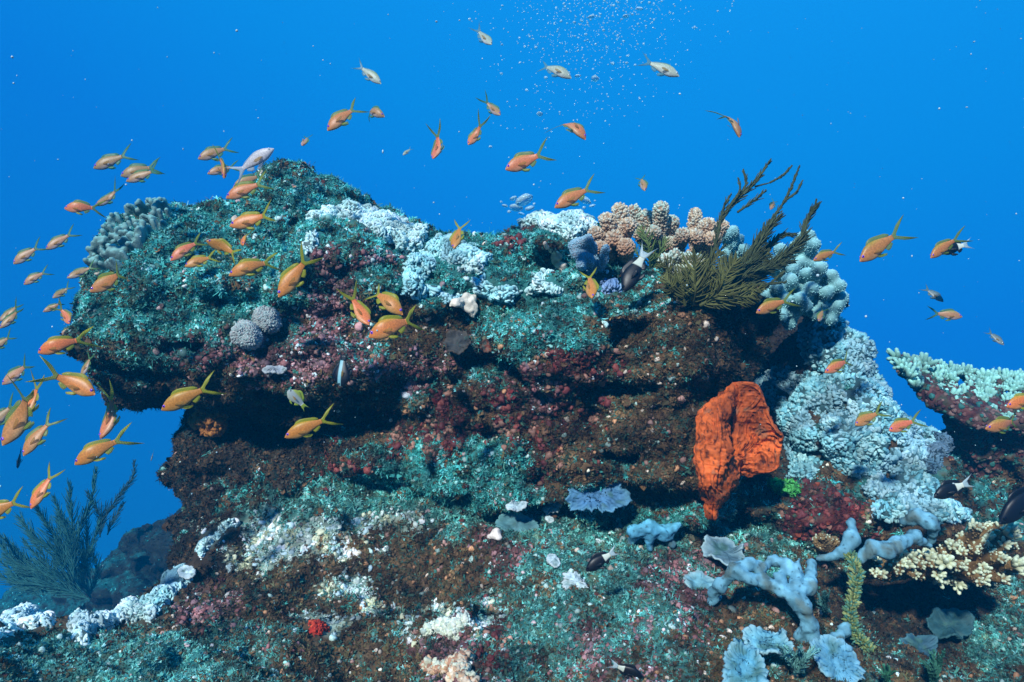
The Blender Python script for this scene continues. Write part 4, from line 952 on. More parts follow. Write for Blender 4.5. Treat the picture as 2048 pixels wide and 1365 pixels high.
branching('large cream tipped brown branching coral at the right edge, below the black and white fish', [(1730, 1130), (1790, 1130), (1850, 1125), (1900, 1115)],
          [(x_, y_) for x_, y_ in np.random.default_rng(8).uniform((1725, 1045), (2045, 1178), (190, 2)) if in_poly(np.array([[x_, y_]]), [(1722, 1112), (1800, 1108), (1860, 1112), (1900, 1080), (1940, 1050), (2005, 1042), (2030, 1060), (2045, 1130), (2015, 1165), (1960, 1176), (1880, 1172), (1800, 1160), (1730, 1150)])[0]], 1.20, .0165)
branching('small cream tipped branching coral left of the upright blue sponge stub', [(1660, 1105), (1690, 1110)], [(1632, 1080), (1645, 1074), (1660, 1078), (1640, 1092), (1672, 1082)], 1.27, .011)

# ---- blue tube sponges
def chain(nodes, rads):
    p = [P(*n_) for n_ in nodes]; s = p[0][1] / F
    rads = np.broadcast_to(np.asarray(rads, float), (len(p),))
    return [Cc(p[i], p[i + 1], rads[i] * s, rads[i + 1] * s) for i in range(len(p) - 1)]
BL = (.11, .28, .36); BT = (.16, .38, .48)
A_ = chain([(1422, 1205, 1.10), (1440, 1168, 1.08), (1470, 1143, 1.07), (1500, 1160, 1.06), (1530, 1166, 1.06), (1562, 1182, 1.05), (1590, 1192, 1.04)], [12, 13, 13, 12, 13, 14, 17])
A_ += chain([(1470, 1143, 1.07), (1495, 1128, 1.08), (1520, 1138, 1.08), (1530, 1166, 1.06)], [11, 10, 10, 11]) + chain([(1520, 1138, 1.08), (1545, 1122, 1.10), (1575, 1128, 1.09), (1592, 1150, 1.07), (1590, 1192, 1.04)], [9, 10, 11, 11, 13])
A_ += chain([(1575, 1128, 1.09), (1560, 1155, 1.07), (1562, 1182, 1.05)], [9, 10, 12]) + chain([(1590, 1192, 1.04), (1622, 1172, 1.06), (1626, 1128, 1.09)], [15, 13, 13]) + chain([(1592, 1150, 1.07), (1600, 1118, 1.08)], [8, 6])
A_ += chain([(1590, 1192, 1.04), (1608, 1215, 1.03), (1618, 1250, 1.03), (1628, 1284, 1.03), (1660, 1286, 1.03), (1690, 1262, 1.05), (1706, 1218, 1.08)], [15, 15, 12, 13, 12, 11, 8]) + chain([(1618, 1250, 1.03), (1600, 1270, 1.04), (1602, 1300, 1.05)], [11, 10, 10])
A_ = [Cc(a[1], a[2], a[3] * .9, a[4] * .9) for a in A_]
solid('tube_sponge', 'largest grey blue tube sponge, twisting and pierced with holes in the lower right', 'sponge', A_, .0030, .007, BL, M_SPONGE, (.0055, .026), None, seed=31, topcol=BT)
solid('tube_sponge', 'blue tube sponge arm with an upright stub above the yellow branch', 'sponge', chain([(1640, 1118, 1.14), (1690, 1106, 1.13), (1700, 1080, 1.14), (1702, 1048, 1.16)], [6, 9, 13, 11]) + chain([(1718, 1118, 1.11), (1748, 1095, 1.10), (1770, 1102, 1.10), (1800, 1088, 1.11), (1828, 1072, 1.13), (1858, 1092, 1.14)], [10, 12, 11, 12, 11, 8]), .0036, .012, BL, M_SPONGE, (.0055, .026), None, seed=32, topcol=BT)
solid('tube_sponge', 'arched blue sponge cap above the cream tipped branching coral', 'sponge', chain([(1808, 1042, 1.2), (1830, 1034, 1.19), (1856, 1040, 1.18), (1868, 1056, 1.18), (1862, 1080, 1.2)], [7, 11, 12, 9, 8]), .0036, .012, BL, M_SPONGE, (.0055, .026), None, seed=33, topcol=BT)
dq = hit(1310, 1075)[0][1]
solid('tube_sponge', 'bright blue lobed sponge on the ledge left of the orange sponge foot', 'sponge', chain([(1258, 1096, dq - .02), (1268, 1066, dq - .04), (1300, 1056, dq - .04), (1330, 1066, dq - .03), (1358, 1050, dq - .03)], [6, 12, 13, 14, 9]) + chain([(1300, 1056, dq - .04), (1298, 1095, dq - .03)], [11, 8]) + chain([(1330, 1066, dq - .03), (1345, 1090, dq - .02)], [12, 8]), .0036, .01, (.08, .30, .46), M_SPONGE, (.0055, .026), None, seed=34, topcol=(.12, .44, .60))
yb_ = Bag(); path = resample([P(1700, 1112, 1.10), P(1713, 1140, 1.08), P(1708, 1185, 1.07), P(1700, 1228, 1.06), P(1714, 1270, 1.05), P(1745, 1312, 1.03), P(1775, 1380, 1.0)], 60)
V, Qd, T = tube(path, .0050, 10); yb_.tube((V, Qd, T), (.12, .14, .05))
SPK = (lambda t: (t[0], np.vstack([t[1][:, [0, 1, 2]], t[1][:, [0, 2, 3]], t[2]])))(tube(np.array([(0, 0, 0), (0, 0, .5), (0.1, 0, 1.0)]), [.3, .26, .12], 5))
studs(yb_, V, Qd, 900, .0062, [(.16, .21, .06), (.28, .32, .12), (.10, .20, .10), (.07, .22, .17)], tpl=SPK, flat=(1, 1, 1), up=.5)
tag(yb_.obj('spiky_branch_coral', M_CORAL), 'long drooping yellow green branch covered in short spikes at lower right', 'coral')

# ---- plates and scraps
VB = [(.07, .19, .34), (.13, .34, .5)]; WH = [(.50, .64, .66), (.66, .76, .76)]; PB = [(.14, .33, .38), (.42, .62, .64)]
plate('plate_coral', 'violet blue ruffled plate coral standing on the ledge below the dark overhang', 1188, 992, 48, 27, VB, .012, .75, 1, .16, .03, lobes=.3)
plate('plate_coral', 'pale lilac plate coral above the twisting blue sponge', 1452, 1110, 40, 14, [(.10, .19, .23), (.40, .58, .62)], .03, .4, 2, .25)
plate('plate_coral', 'pale shelf coral sticking out left of the twisting blue sponge', 1400, 1178, 28, 17, PB, .035, .42, 3, .15)
plate('plate_coral', 'left ribbed white blue plate coral at the bottom edge', 1490, 1342, 40, 32, [(.10, .32, .42), (.30, .58, .66)], .03, .6, 4, .15, .05)
plate('plate_coral', 'ribbed pale plate coral arching above the bottom hydroid tuft', 1540, 1292, 46, 12, [(.13, .36, .44), (.34, .60, .66)], .05, .45, 5, .2, .05)
plate('plate_coral', 'right ribbed blue plate coral behind the bottom hydroid tuft', 1675, 1330, 32, 34, [(.10, .30, .42), (.26, .52, .62)], .03, .8, 6, .12, .05, roll=.5)
plate('plate_coral', 'tattered white plate coral lying below a small black and white fish', 1153, 1166, 26, 13, WH, .02, .8, 7, .1, lobes=.35)
plate('plate_coral', 'small round white plate coral left of a small black and white fish', 1108, 1122, 13, 9, WH, .015, .7, 8, .1)
plate('plate_coral', 'thin white plate coral curled on the teal turf in mid ledge', 1030, 1014, 20, 6, WH, .015, .5, 9, .2)
plate('plate_coral', 'small ragged white plate coral left of the violet blue plate', 1108, 1010, 17, 10, WH, .02, .9, 10, .2, lobes=.4)
plate('plate_coral', 'tiny white plate coral just below the ragged white plate', 1098, 1040, 9, 4, WH, .012, .6, 11, .1)
plate('plate_coral', 'dull teal plate coral leaning on the ledge right of the white stone', 1035, 1048, 36, 22, [(.08, .2, .22), (.14, .34, .34)], .02, .9, 12, .1)
plate('plate_coral', 'bright oval white plate coral on the left end of the ledge', 376, 1144, 15, 8, WH, .02, .7, 13, .08)
plate('plate_coral', 'blue grey plate coral hanging over the left ledge notch', 345, 1168, 22, 16, [(.10, .22, .28), (.16, .32, .38)], .012, .9, 14, .1, .02)
plate('plate_coral', 'blue plate coral painted in shade at the bottom right beside the corner fern', 1840, 1300, 34, 14, [(.03, .09, .13), (.08, .22, .28)], .04, .7, 15, .2)  # shadow around the plate put into its dark colours
plate('plate_coral', 'dim blue plate coral below the black and white fish on the right', 1900, 1255, 34, 16, [(.02, .07, .08), (.04, .13, .15)], .04, .6, 16, .2)  # plate colours darkened in place of the shadow it stands in
plate('plate_coral', 'whitish plate lying on the pink slope at the left of the boulder', 550, 742, 20, 8, [(.32, .36, .40), (.5, .55, .56)], .02, .8, 17, .1)
plate('plate_coral', 'small grey cup coral on the boulder right of three orange fish', 915, 690, 30, 20, [(.05, .05, .045), (.09, .07, .05)], .02, 1.1, 18, .2)
plate('plate_coral', 'rusty brown cup coral on the boulder face right of the grey cup coral', 975, 692, 16, 12, [(.22, .05, .025), (.15, .07, .04)], .02, 1.2, 19, .3)
FL2 = (lambda t: (t[0], np.vstack([t[1][:, [0, 1, 2]], t[1][:, [0, 2, 3]]])))(flake_tpl(3))
def scrap(name, label, cat, nodes, rads, col, lift=.015, seed=0, k=.008, stud=None):
    p = [Q(x, y, lift) for x, y in nodes]; s = p[0][1] / F
    pr = [Cc(p[i], p[i + 1], rads[i] * s, rads[i + 1] * s) for i in range(len(p) - 1)]
    return solid(name, label, cat, pr, .003, k, col, M_SPONGE, (.010, .018), stud, seed=seed)
scrap('white_sponge', 'largest creamy white sponge lump on the boulder edge', 'sponge', [(900, 612), (915, 608), (935, 600), (946, 594), (940, 615), (945, 632)], [5, 9, 12, 8, 11, 7], (.80, .72, .58), .02, 1)
scrap('white_sponge', 'upper cream sponge strip hanging in the dark hollow of the crest', 'sponge', [(1090, 488), (1103, 502), (1114, 515), (1110, 525)], [4, 7, 8, 6], (.72, .55, .42), .03, 2)
scrap('white_sponge', 'lower cream sponge scrap hanging beneath the strip in the crest hollow', 'sponge', [(1112, 530), (1122, 534), (1130, 530), (1124, 543)], [5, 6, 4, 4], (.78, .68, .56), .03, 3)
scrap('orange_crust_sponge', 'lumpy orange brown sponge crust under the overhang left of the dark holes', 'sponge', [(395, 842), (412, 832), (428, 838), (436, 850), (418, 856)], [11, 14, 14, 12, 12], (.22, .085, .018), .022, 9, stud=(260, .0062, [(.36, .14, .03), (.28, .10, .022), (.42, .18, .04)], dict(tpl=NODT)))
scrap('white_stone', 'small white stone on the brown patch of the ledge', 'stone', [(980, 1074), (990, 1068), (996, 1074)], [6, 8, 6], (.80, .70, .62), .012, 4)
scrap('pink_sponge', 'orange cream knobbly sponge at the bottom middle edge', 'sponge', [(860, 1330), (875, 1350), (900, 1335), (930, 1320), (915, 1350), (940, 1365)], [8, 12, 13, 12, 14, 12], (.30, .16, .09), .0, 5, stud=(420, .0042, [(.55, .34, .2), (.62, .48, .34), (.4, .2, .12), (.6, .6, .45)], dict(tpl=NODT)))
scrap('pink_sponge', 'pale chalky knob of coral right of the pale rim on the lower ledge', 'sponge', [(855, 1265), (880, 1255), (910, 1262), (930, 1240)], [9, 12, 12, 9], (.30, .34, .24), .0, 6, stud=(420, .0034, [(.6, .66, .5), (.5, .6, .52), (.7, .72, .6)], dict(tpl=NODT)))
scrap('green_algae', 'bright green leafy algae cluster beneath the orange sponge', 'algae', [(1545, 965), (1558, 974), (1572, 970), (1584, 978), (1570, 984)], [5, 7, 6, 6, 5], (.03, .16, .04), .03, 7, stud=(160, .0045, [(.09, .50, .10), (.06, .36, .08), (.14, .55, .18)], dict(tpl=FL2)))


for r in ROCKS:
    nm = r[0].name
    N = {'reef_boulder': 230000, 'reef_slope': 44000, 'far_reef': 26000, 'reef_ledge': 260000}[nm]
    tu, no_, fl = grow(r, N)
    place = {'reef_boulder': 'the overhanging boulder', 'reef_slope': 'the right hand rock slope', 'far_reef': 'the distant dark bank', 'reef_ledge': 'the ledge in front'}[nm]
    tag(tu.obj('turf_algae', M_TURF), 'short tangled teal and brown turf algae covering ' + place, 'algae', kind='stuff')
    if no_.n: tag(no_.obj('coralline_nodules', M_NOD), 'small pink and white coralline nodules sprinkled over ' + place, 'coralline algae', kind='stuff')
    if fl.n: tag(fl.obj('encrusting_growth', M_FLAKE), 'brown and dark red encrusting flakes clinging to ' + place, 'encrusting growth', kind='stuff')

# ------------------------------------------------------------------ fish
def fishmat(name, top, mid, belly, rough=.42, scales=.25, split=None, band=(.38, .72)):
    m = bpy.data.materials.new(name); m.use_nodes = True; t = m.node_tree; N = t.nodes; b = N['Principled BSDF']
    b.inputs['Roughness'].default_value = rough; b.inputs['Specular IOR Level'].default_value = .35
    tc = N.new('ShaderNodeTexCoord'); sp = N.new('ShaderNodeSeparateXYZ'); t.links.new(tc.outputs['Object'], sp.inputs[0])
    mr = N.new('ShaderNodeMapRange'); cr = N.new('ShaderNodeValToRGB'); e = cr.color_ramp.elements
    if split is None:
        mr.inputs['From Min'].default_value = -.14; mr.inputs['From Max'].default_value = .14; t.links.new(sp.outputs['Z'], mr.inputs['Value'])
        e[0].position, e[0].color = (0.08 if band[0] < .45 else .44), (*belly, 1); e[1].position, e[1].color = (.95 if band[0] < .45 else .80), (*top, 1)
        x = e.new(band[0]); x.color = (*mid, 1); x = e.new(band[1]); x.color = (*mid, 1)
    else:
        mr.inputs['From Min'].default_value = -.5; mr.inputs['From Max'].default_value = .5; t.links.new(sp.outputs['X'], mr.inputs['Value'])
        e[0].position, e[0].color = split - .012, (*belly, 1); e[1].position, e[1].color = split + .012, (*top, 1)
    t.links.new(mr.outputs[0], cr.inputs[0])
    vo = N.new('ShaderNodeTexVoronoi'); vo.inputs['Scale'].default_value = 34; t.links.new(tc.outputs['Object'], vo.inputs['Vector'])
    m2 = N.new('ShaderNodeMapRange'); m2.inputs['From Max'].default_value = .7; m2.inputs['To Min'].default_value = 1 + scales * .4; m2.inputs['To Max'].default_value = 1 - scales
    t.links.new(vo.outputs['Distance'], m2.inputs['Value'])
    mx = N.new('ShaderNodeVectorMath'); mx.operation = 'MULTIPLY'; t.links.new(cr.outputs[0], mx.inputs[0]); t.links.new(m2.outputs[0], mx.inputs[1])
    oi = N.new('ShaderNodeObjectInfo'); rv = N.new('ShaderNodeMapRange'); rv.inputs['To Min'].default_value = .72; rv.inputs['To Max'].default_value = 1.08; t.links.new(oi.outputs['Random'], rv.inputs['Value'])
    hs = N.new('ShaderNodeHueSaturation'); rh = N.new('ShaderNodeMapRange'); rh.inputs['To Min'].default_value = .514; rh.inputs['To Max'].default_value = .482; t.links.new(oi.outputs['Random'], rh.inputs['Value'])
    t.links.new(rh.outputs[0], hs.inputs['Hue']); t.links.new(rv.outputs[0], hs.inputs['Value']); t.links.new(mx.outputs[0], hs.inputs['Color']); t.links.new(hs.outputs[0], b.inputs['Base Color'])
    return m
def finmat(name, c1, c2, alpha=.75):
    m = bpy.data.materials.new(name); m.use_nodes = True; t = m.node_tree; N = t.nodes; b = N['Principled BSDF']
    b.inputs['Roughness'].default_value = .4
    tc = N.new('ShaderNodeTexCoord'); wv = N.new('ShaderNodeTexWave'); wv.inputs['Scale'].default_value = 14; wv.inputs['Distortion'].default_value = 2
    t.links.new(tc.outputs['Object'], wv.inputs['Vector']); mx = N.new('ShaderNodeMix'); mx.data_type = 'RGBA'
    t.links.new(wv.outputs['Fac'], mx.inputs[0]); mx.inputs[6].default_value = (*c1, 1); mx.inputs[7].default_value = (*c2, 1)
    t.links.new(mx.outputs[2], b.inputs['Base Color']); b.inputs['Alpha'].default_value = alpha
    tr = N.new('ShaderNodeBsdfTranslucent'); t.links.new(mx.outputs[2], tr.inputs[0]); ms = N.new('ShaderNodeMixShader'); ms.inputs[0].default_value = .35
    t.links.new(b.outputs[0], ms.inputs[1]); t.links.new(tr.outputs[0], ms.inputs[2]); t.links.new(ms.outputs[0], N['Material Output'].inputs[0])
    return m
def plain(name, c, r=.3):
    m = bpy.data.materials.new(name); m.use_nodes = True; b = m.node_tree.nodes['Principled BSDF']
    b.inputs['Base Color'].default_value = (*c, 1); b.inputs['Roughness'].default_value = r; return m
EYE_V, EYE_D, EYE_S = plain('violet_iris', (.22, .06, .62)), plain('black_pupil', (.004, .004, .008), .1), plain('silver_iris', (.5, .6, .65))
SKIN = {
    'orange': (fishmat('orange_skin', (.66, .34, .03), (.78, .265, .055), (.68, .36, .12)), finmat('yellow_fin', (.68, .58, .03), (.34, .42, .05), .6), EYE_V),
    'pink': (fishmat('salmon_skin', (.56, .32, .05), (.72, .25, .085), (.66, .36, .18)), finmat('olive_fin', (.48, .48, .05), (.20, .36, .08), .5), EYE_V),
    'tan': (fishmat('tan_skin', (.34, .33, .10), (.50, .28, .13), (.48, .42, .42)), finmat('green_fin', (.22, .44, .12), (.10, .30, .16), .5), EYE_V),
    'pale': (fishmat('pale_skin', (.34, .46, .18), (.48, .56, .44), (.60, .64, .64)), finmat('clear_fin', (.16, .42, .46), (.28, .52, .54), .45), EYE_S),
    'white': (fishmat('white_skin', (.62, .62, .60), (.78, .74, .76), (.80, .76, .80)), finmat('white_fin', (.45, .55, .60), (.62, .66, .7), .7), EYE_S),
    'grey': (fishmat('grey_skin', (.10, .16, .16), (.20, .25, .24), (.30, .34, .34)), finmat('grey_fin', (.12, .24, .24), (.2, .32, .30), .65), EYE_D),
    'duo': (fishmat('black_and_white_skin', (.006, .007, .010), None, (.74, .80, .66), split=.46, scales=.12), finmat('white_tail', (.6, .72, .72), (.5, .66, .70), .85), EYE_D),
    'duofin': (None, finmat('black_fin', (.008, .010, .014), (.02, .025, .03), .95), None),
    'black': (fishmat('black_skin', (.004, .006, .012), (.006, .009, .018), (.008, .012, .022), scales=.1), finmat('dark_fin', (.006, .009, .016), (.012, .018, .03), .95), EYE_D),
    'stripe': (fishmat('striped_skin', (.004, .006, .012), (.30, .68, .72), (.006, .010, .016), scales=.05, band=(.52, .72)), finmat('inky_fin', (.006, .009, .014), (.02, .05, .07), .95), EYE_D),
    'lime': (fishmat('yellow_white_skin', (.55, .58, .08), (.55, .62, .58), (.55, .60, .50), scales=.1), finmat('lime_fin', (.55, .62, .05), (.40, .55, .08), .9), EYE_D),
}
CLEAR = finmat('clear_pectoral', (.62, .42, .10), (.60, .34, .10), .30)
SHAPE = {  # body height, width, tail fork spread, dorsal height, fork notch, filament
    'orange': (1.16, 1.0, .19, .070, -.30, 1), 'pink': (1.14, 1.0, .19, .075, -.30, 1), 'tan': (1.14, 1.0, .18, .07, -.31, 1), 'pale': (1.05, 1.0, .16, .035, -.31, 0), 'white': (.92, 1.05, .17, .03, -.31, 0),
    'grey': (1.05, .9, .16, .06, -.33, 0), 'duo': (1.22, 1.05, .13, .085, -.36, 0), 'black': (1.2, 1.0, .14, .08, -.36, 0), 'stripe': (1.7, 1.2, .12, .05, -.4, 0), 'lime': (1.65, .8, .10, .09, -.40, 0)}
TS = np.array([0, .03, .08, .16, .28, .42, .56, .70, .84, .94, 1.0])
ZT = np.array([-.014, .010, .036, .072, .112, .128, .118, .094, .062, .044, .042]); ZB = np.array([-.026, -.044, -.062, -.088, -.116, -.122, -.108, -.082, -.055, -.042, -.040])
WD = np.array([.006, .022, .036, .050, .062, .064, .056, .042, .026, .016, .009])
def plate2(outline, y0=0.0, th=.007, center=None, tilt=None):
    """thin solid fin from an outline in the x,z plane"""
    o = np.array(outline, float); n = len(o); c = o.mean(0) if center is None else np.array(center, float)
    def lift(p, s, k): return np.c_[p[:, 0], np.full(len(p), y0 + s * th * k), p[:, 1]]
    mid = (o + c) / 2
    V = np.vstack([lift(o, 1, .3), lift(mid, 1, .5), lift(c[None], 1, .5), lift(o, -1, .3), lift(mid, -1, .5), lift(c[None], -1, .5)])
    m = 2 * n + 1; i = np.arange(n); j = (i + 1) % n
    Qd = np.vstack([np.stack([i, j, j + n, i + n], 1), np.stack([j + m, i + m, i + n + m, j + n + m], 1), np.stack([j, i, i + m, j + m], 1)])
    T = np.vstack([np.stack([i + n, j + n, np.full(n, 2 * n)], 1), np.stack([j + n + m, i + n + m, np.full(n, 2 * n + m)], 1)])
    return V, Qd, T
def smooth_line(p, n): return resample(np.c_[np.array(p, float), np.zeros(len(p))], n)[:, :2]
def build_fish(kind, bend):
    H, Wd, fork, dh, notch, fil = SHAPE[kind]; skin, fin, eye = SKIN[kind]
    xs = lambda t: .5 - .72 * t
    def bendv(v):
        v = np.array(v, float); s = np.clip(.22 - v[:, 0], 0, 1); a = np.clip(v[:, 0] - .22, 0, 1)
        v[:, 1] += bend * (s ** 2) * .9 + bend * .35 * a ** 2; v[:, 0] += abs(bend) * s ** 2 * .22; return v
    t = np.linspace(0, 1, 30); zt, zb, wd = (np.interp(t, TS, a) for a in (ZT * H, ZB * H, WD * Wd))
    for a in (zt, zb, wd): a[1:-1] = .25 * a[:-2] + .5 * a[1:-1] + .25 * a[2:]
    an = np.arange(18) * 2 * math.pi / 18; V = []
    for i in range(30):
        zc, hz = (zt[i] + zb[i]) / 2, (zt[i] - zb[i]) / 2
        V.append(np.c_[np.full(18, xs(t[i])), wd[i] * np.sign(np.cos(an)) * np.abs(np.cos(an)) ** .9, zc + hz * np.sign(np.sin(an)) * np.abs(np.sin(an)) ** .92])
    V = np.vstack(V + [[(.503, 0, -.02 * H)], [(-.225, 0, 0)]])
    i, j = np.meshgrid(np.arange(29), np.arange(18), indexing='ij'); a = i * 18 + j; b = i * 18 + (j + 1) % 18
    Qd = np.stack([a, a + 18, b + 18, b], -1).reshape(-1, 4)[:, ::-1]
    k = np.arange(18); T = np.vstack([np.stack([np.full(18, 540), k, (k + 1) % 18], 1), np.stack([np.full(18, 541), 29 * 18 + (k + 1) % 18, 29 * 18 + k], 1)])
    nm = {'duo': 'two_tone_fish', 'black': 'black_fish', 'stripe': 'striped_fish', 'lime': 'yellow_fish', 'white': 'silver_fish', 'pale': 'silver_fish', 'grey': 'grey_fish'}.get(kind, 'orange_fish')
    body = mesh_obj(nm, bendv(V), [Qd, T], skin)
    bf = SKIN['duofin'][1] if kind == 'duo' else fin
    def fn(name, outl, m, c=None, y0=0.0, xf=None):
        V, Qd, T = plate2(outl, y0, .008, c)
        if xf is not None: V = xf(V)
        return mesh_obj(name, bendv(V), [Qd, T], m, None, True, body)
    zt_ = lambda x: np.interp((.5 - x) / .72, TS, ZT * H); zb_ = lambda x: np.interp((.5 - x) / .72, TS, ZB * H)
    up = [(.27, 0), (.22, .62), (.14, .95), (.05, 1.0), (-.04, 1.02), (-.12, 1.05), (-.18, .55), (-.155, 0.0)]
    top = smooth_line([(x, zt_(x) - .012 + dh * h) for x, h in up], 20); low = [(x, zt_(x) - .014) for x in np.linspace(-.15, .26, 8)]
    fn('dorsal_fin', list(top) + low, bf, (.05, zt_(.05) + dh * .3))
    ex = .06 if fil else 0
    u = smooth_line([(-.20, .040), (-.27, .075), (-.36, fork * .78), (-.47, fork * 1.05), (-.5 - ex, fork * 1.22)], 9); u2 = smooth_line([(-.5 - ex, fork * 1.22), (-.43, fork * .88), (-.345, fork * .46), (notch + .025, 0)], 8)[1:]
    tail = [tuple(p) for p in u] + [tuple(p) for p in u2] + [(x, -z) for x, z in reversed(u2[:-1])] + [(x, -z) for x, z in reversed(u)]
    fn('tail_fin', tail, fin, (-.26, 0))
    fn('anal_fin', [(.0, zb_(0) + .012), (-.04, zb_(0) - .06), (-.10, zb_(-.1) - .075), (-.165, zb_(-.16) - .035), (-.14, zb_(-.14) + .01)], bf, (-.06, zb_(-.06) - .01))
    for s in (1, -1):
        fn('pelvic_fin', [(.20, zb_(.2) + .015), (.14, zb_(.14) - .045), (.05, zb_(.05) - .085), (.02, zb_(.02) - .07), (.08, zb_(.08) - .02), (.13, zb_(.13) + .005)], bf, None, 0,
           lambda V, s=s: np.c_[V[:, 0], V[:, 1] + s * (.02 + .25 * np.clip(zb_(.15) - V[:, 2], 0, 1)), V[:, 2]])
        w0 = np.interp((.5 - .24) / .72, TS, WD * Wd)
        fn('pectoral_fin', [(.25, -.035), (.20, -.015), (.11, -.02), (.06, -.045), (.10, -.075), (.18, -.065)], bf if kind in ('duo', 'black') else CLEAR, None, 0,
           lambda V, s=s: np.c_[V[:, 0], V[:, 1] + s * (w0 + .004 + .35 * np.clip(.25 - V[:, 0], 0, 1)), V[:, 2]])
        ev = ICO2[0] * np.array([.024, .010, .024]); xe, ze = .42, .018 * H; w1 = np.interp((.5 - xe) / .72, TS, WD * Wd) * .93
        e = mesh_obj('eye', bendv(ev + np.array([xe, s * w1, ze])), [ICO2[1]], eye, None, True, body)
        pv = ICO1[0] * np.array([.012, .006, .012])
        mesh_obj('pupil', bendv(pv + np.array([xe + .002, s * (w1 + .006), ze])), [ICO1[1]], EYE_D, None, True, e)
    return body
FISH = {}
def copy_tree(o, parent=None):
    c = o.copy(); COL.objects.link(c); c.parent = parent
    for ch in list(o.children): copy_tree(ch, c)
    return c
def fish(kind, hx, hy, tx, ty, d, yaw, roll, bend, label, group=None, cat='fish', flip=False):
    if kind in ('orange', 'pink', 'tan') and abs(bend) <= .5: bend += (-.45, -.2, 0, .25, .5)[len(label) % 5]
    key = (kind, bend)
    if key not in FISH: o = FISH[key] = build_fish(kind, bend)
    else: o = copy_tree(FISH[key])
    h2, t2 = P(hx, hy, d), P(tx, ty, d); ax = h2 - t2; ln = np.linalg.norm(ax); u = ax / ln; y = math.radians(yaw)
    X_ = Vector(u * math.cos(y) + np.array([0, -1, 0]) * math.sin(y)); up = Vector((-u[2], 0, u[0]))
    if up.z < 0: up = -up
    if flip: up = -up
    up = (up - X_ * up.dot(X_)).normalized(); up = Matrix.Rotation(math.radians(roll), 3, X_) @ up; Yv = up.cross(X_)
    fr_ = random.Random(label); up = Matrix.Rotation(math.radians(fr_.uniform(-9, 9)), 3, X_) @ up; Yv = up.cross(X_); sz = fr_.uniform(.93, 1.12)
    L = ln / max(math.cos(y), .3); c = Vector((h2 + t2) / 2)
    M = Matrix(((X_.x, Yv.x, up.x, c.x), (X_.y, Yv.y, up.y, c.y), (X_.z, Yv.z, up.z, c.z), (0, 0, 0, 1)))
    o.matrix_world = M @ Matrix.Diagonal((L, L * fr_.uniform(.9, 1.05), L * sz, 1))
    tag(o, label, cat, group); return o
GA, GS, GD = 'orange anthias swimming around the boulder', 'silver fish high in open water', 'small black and white fish'
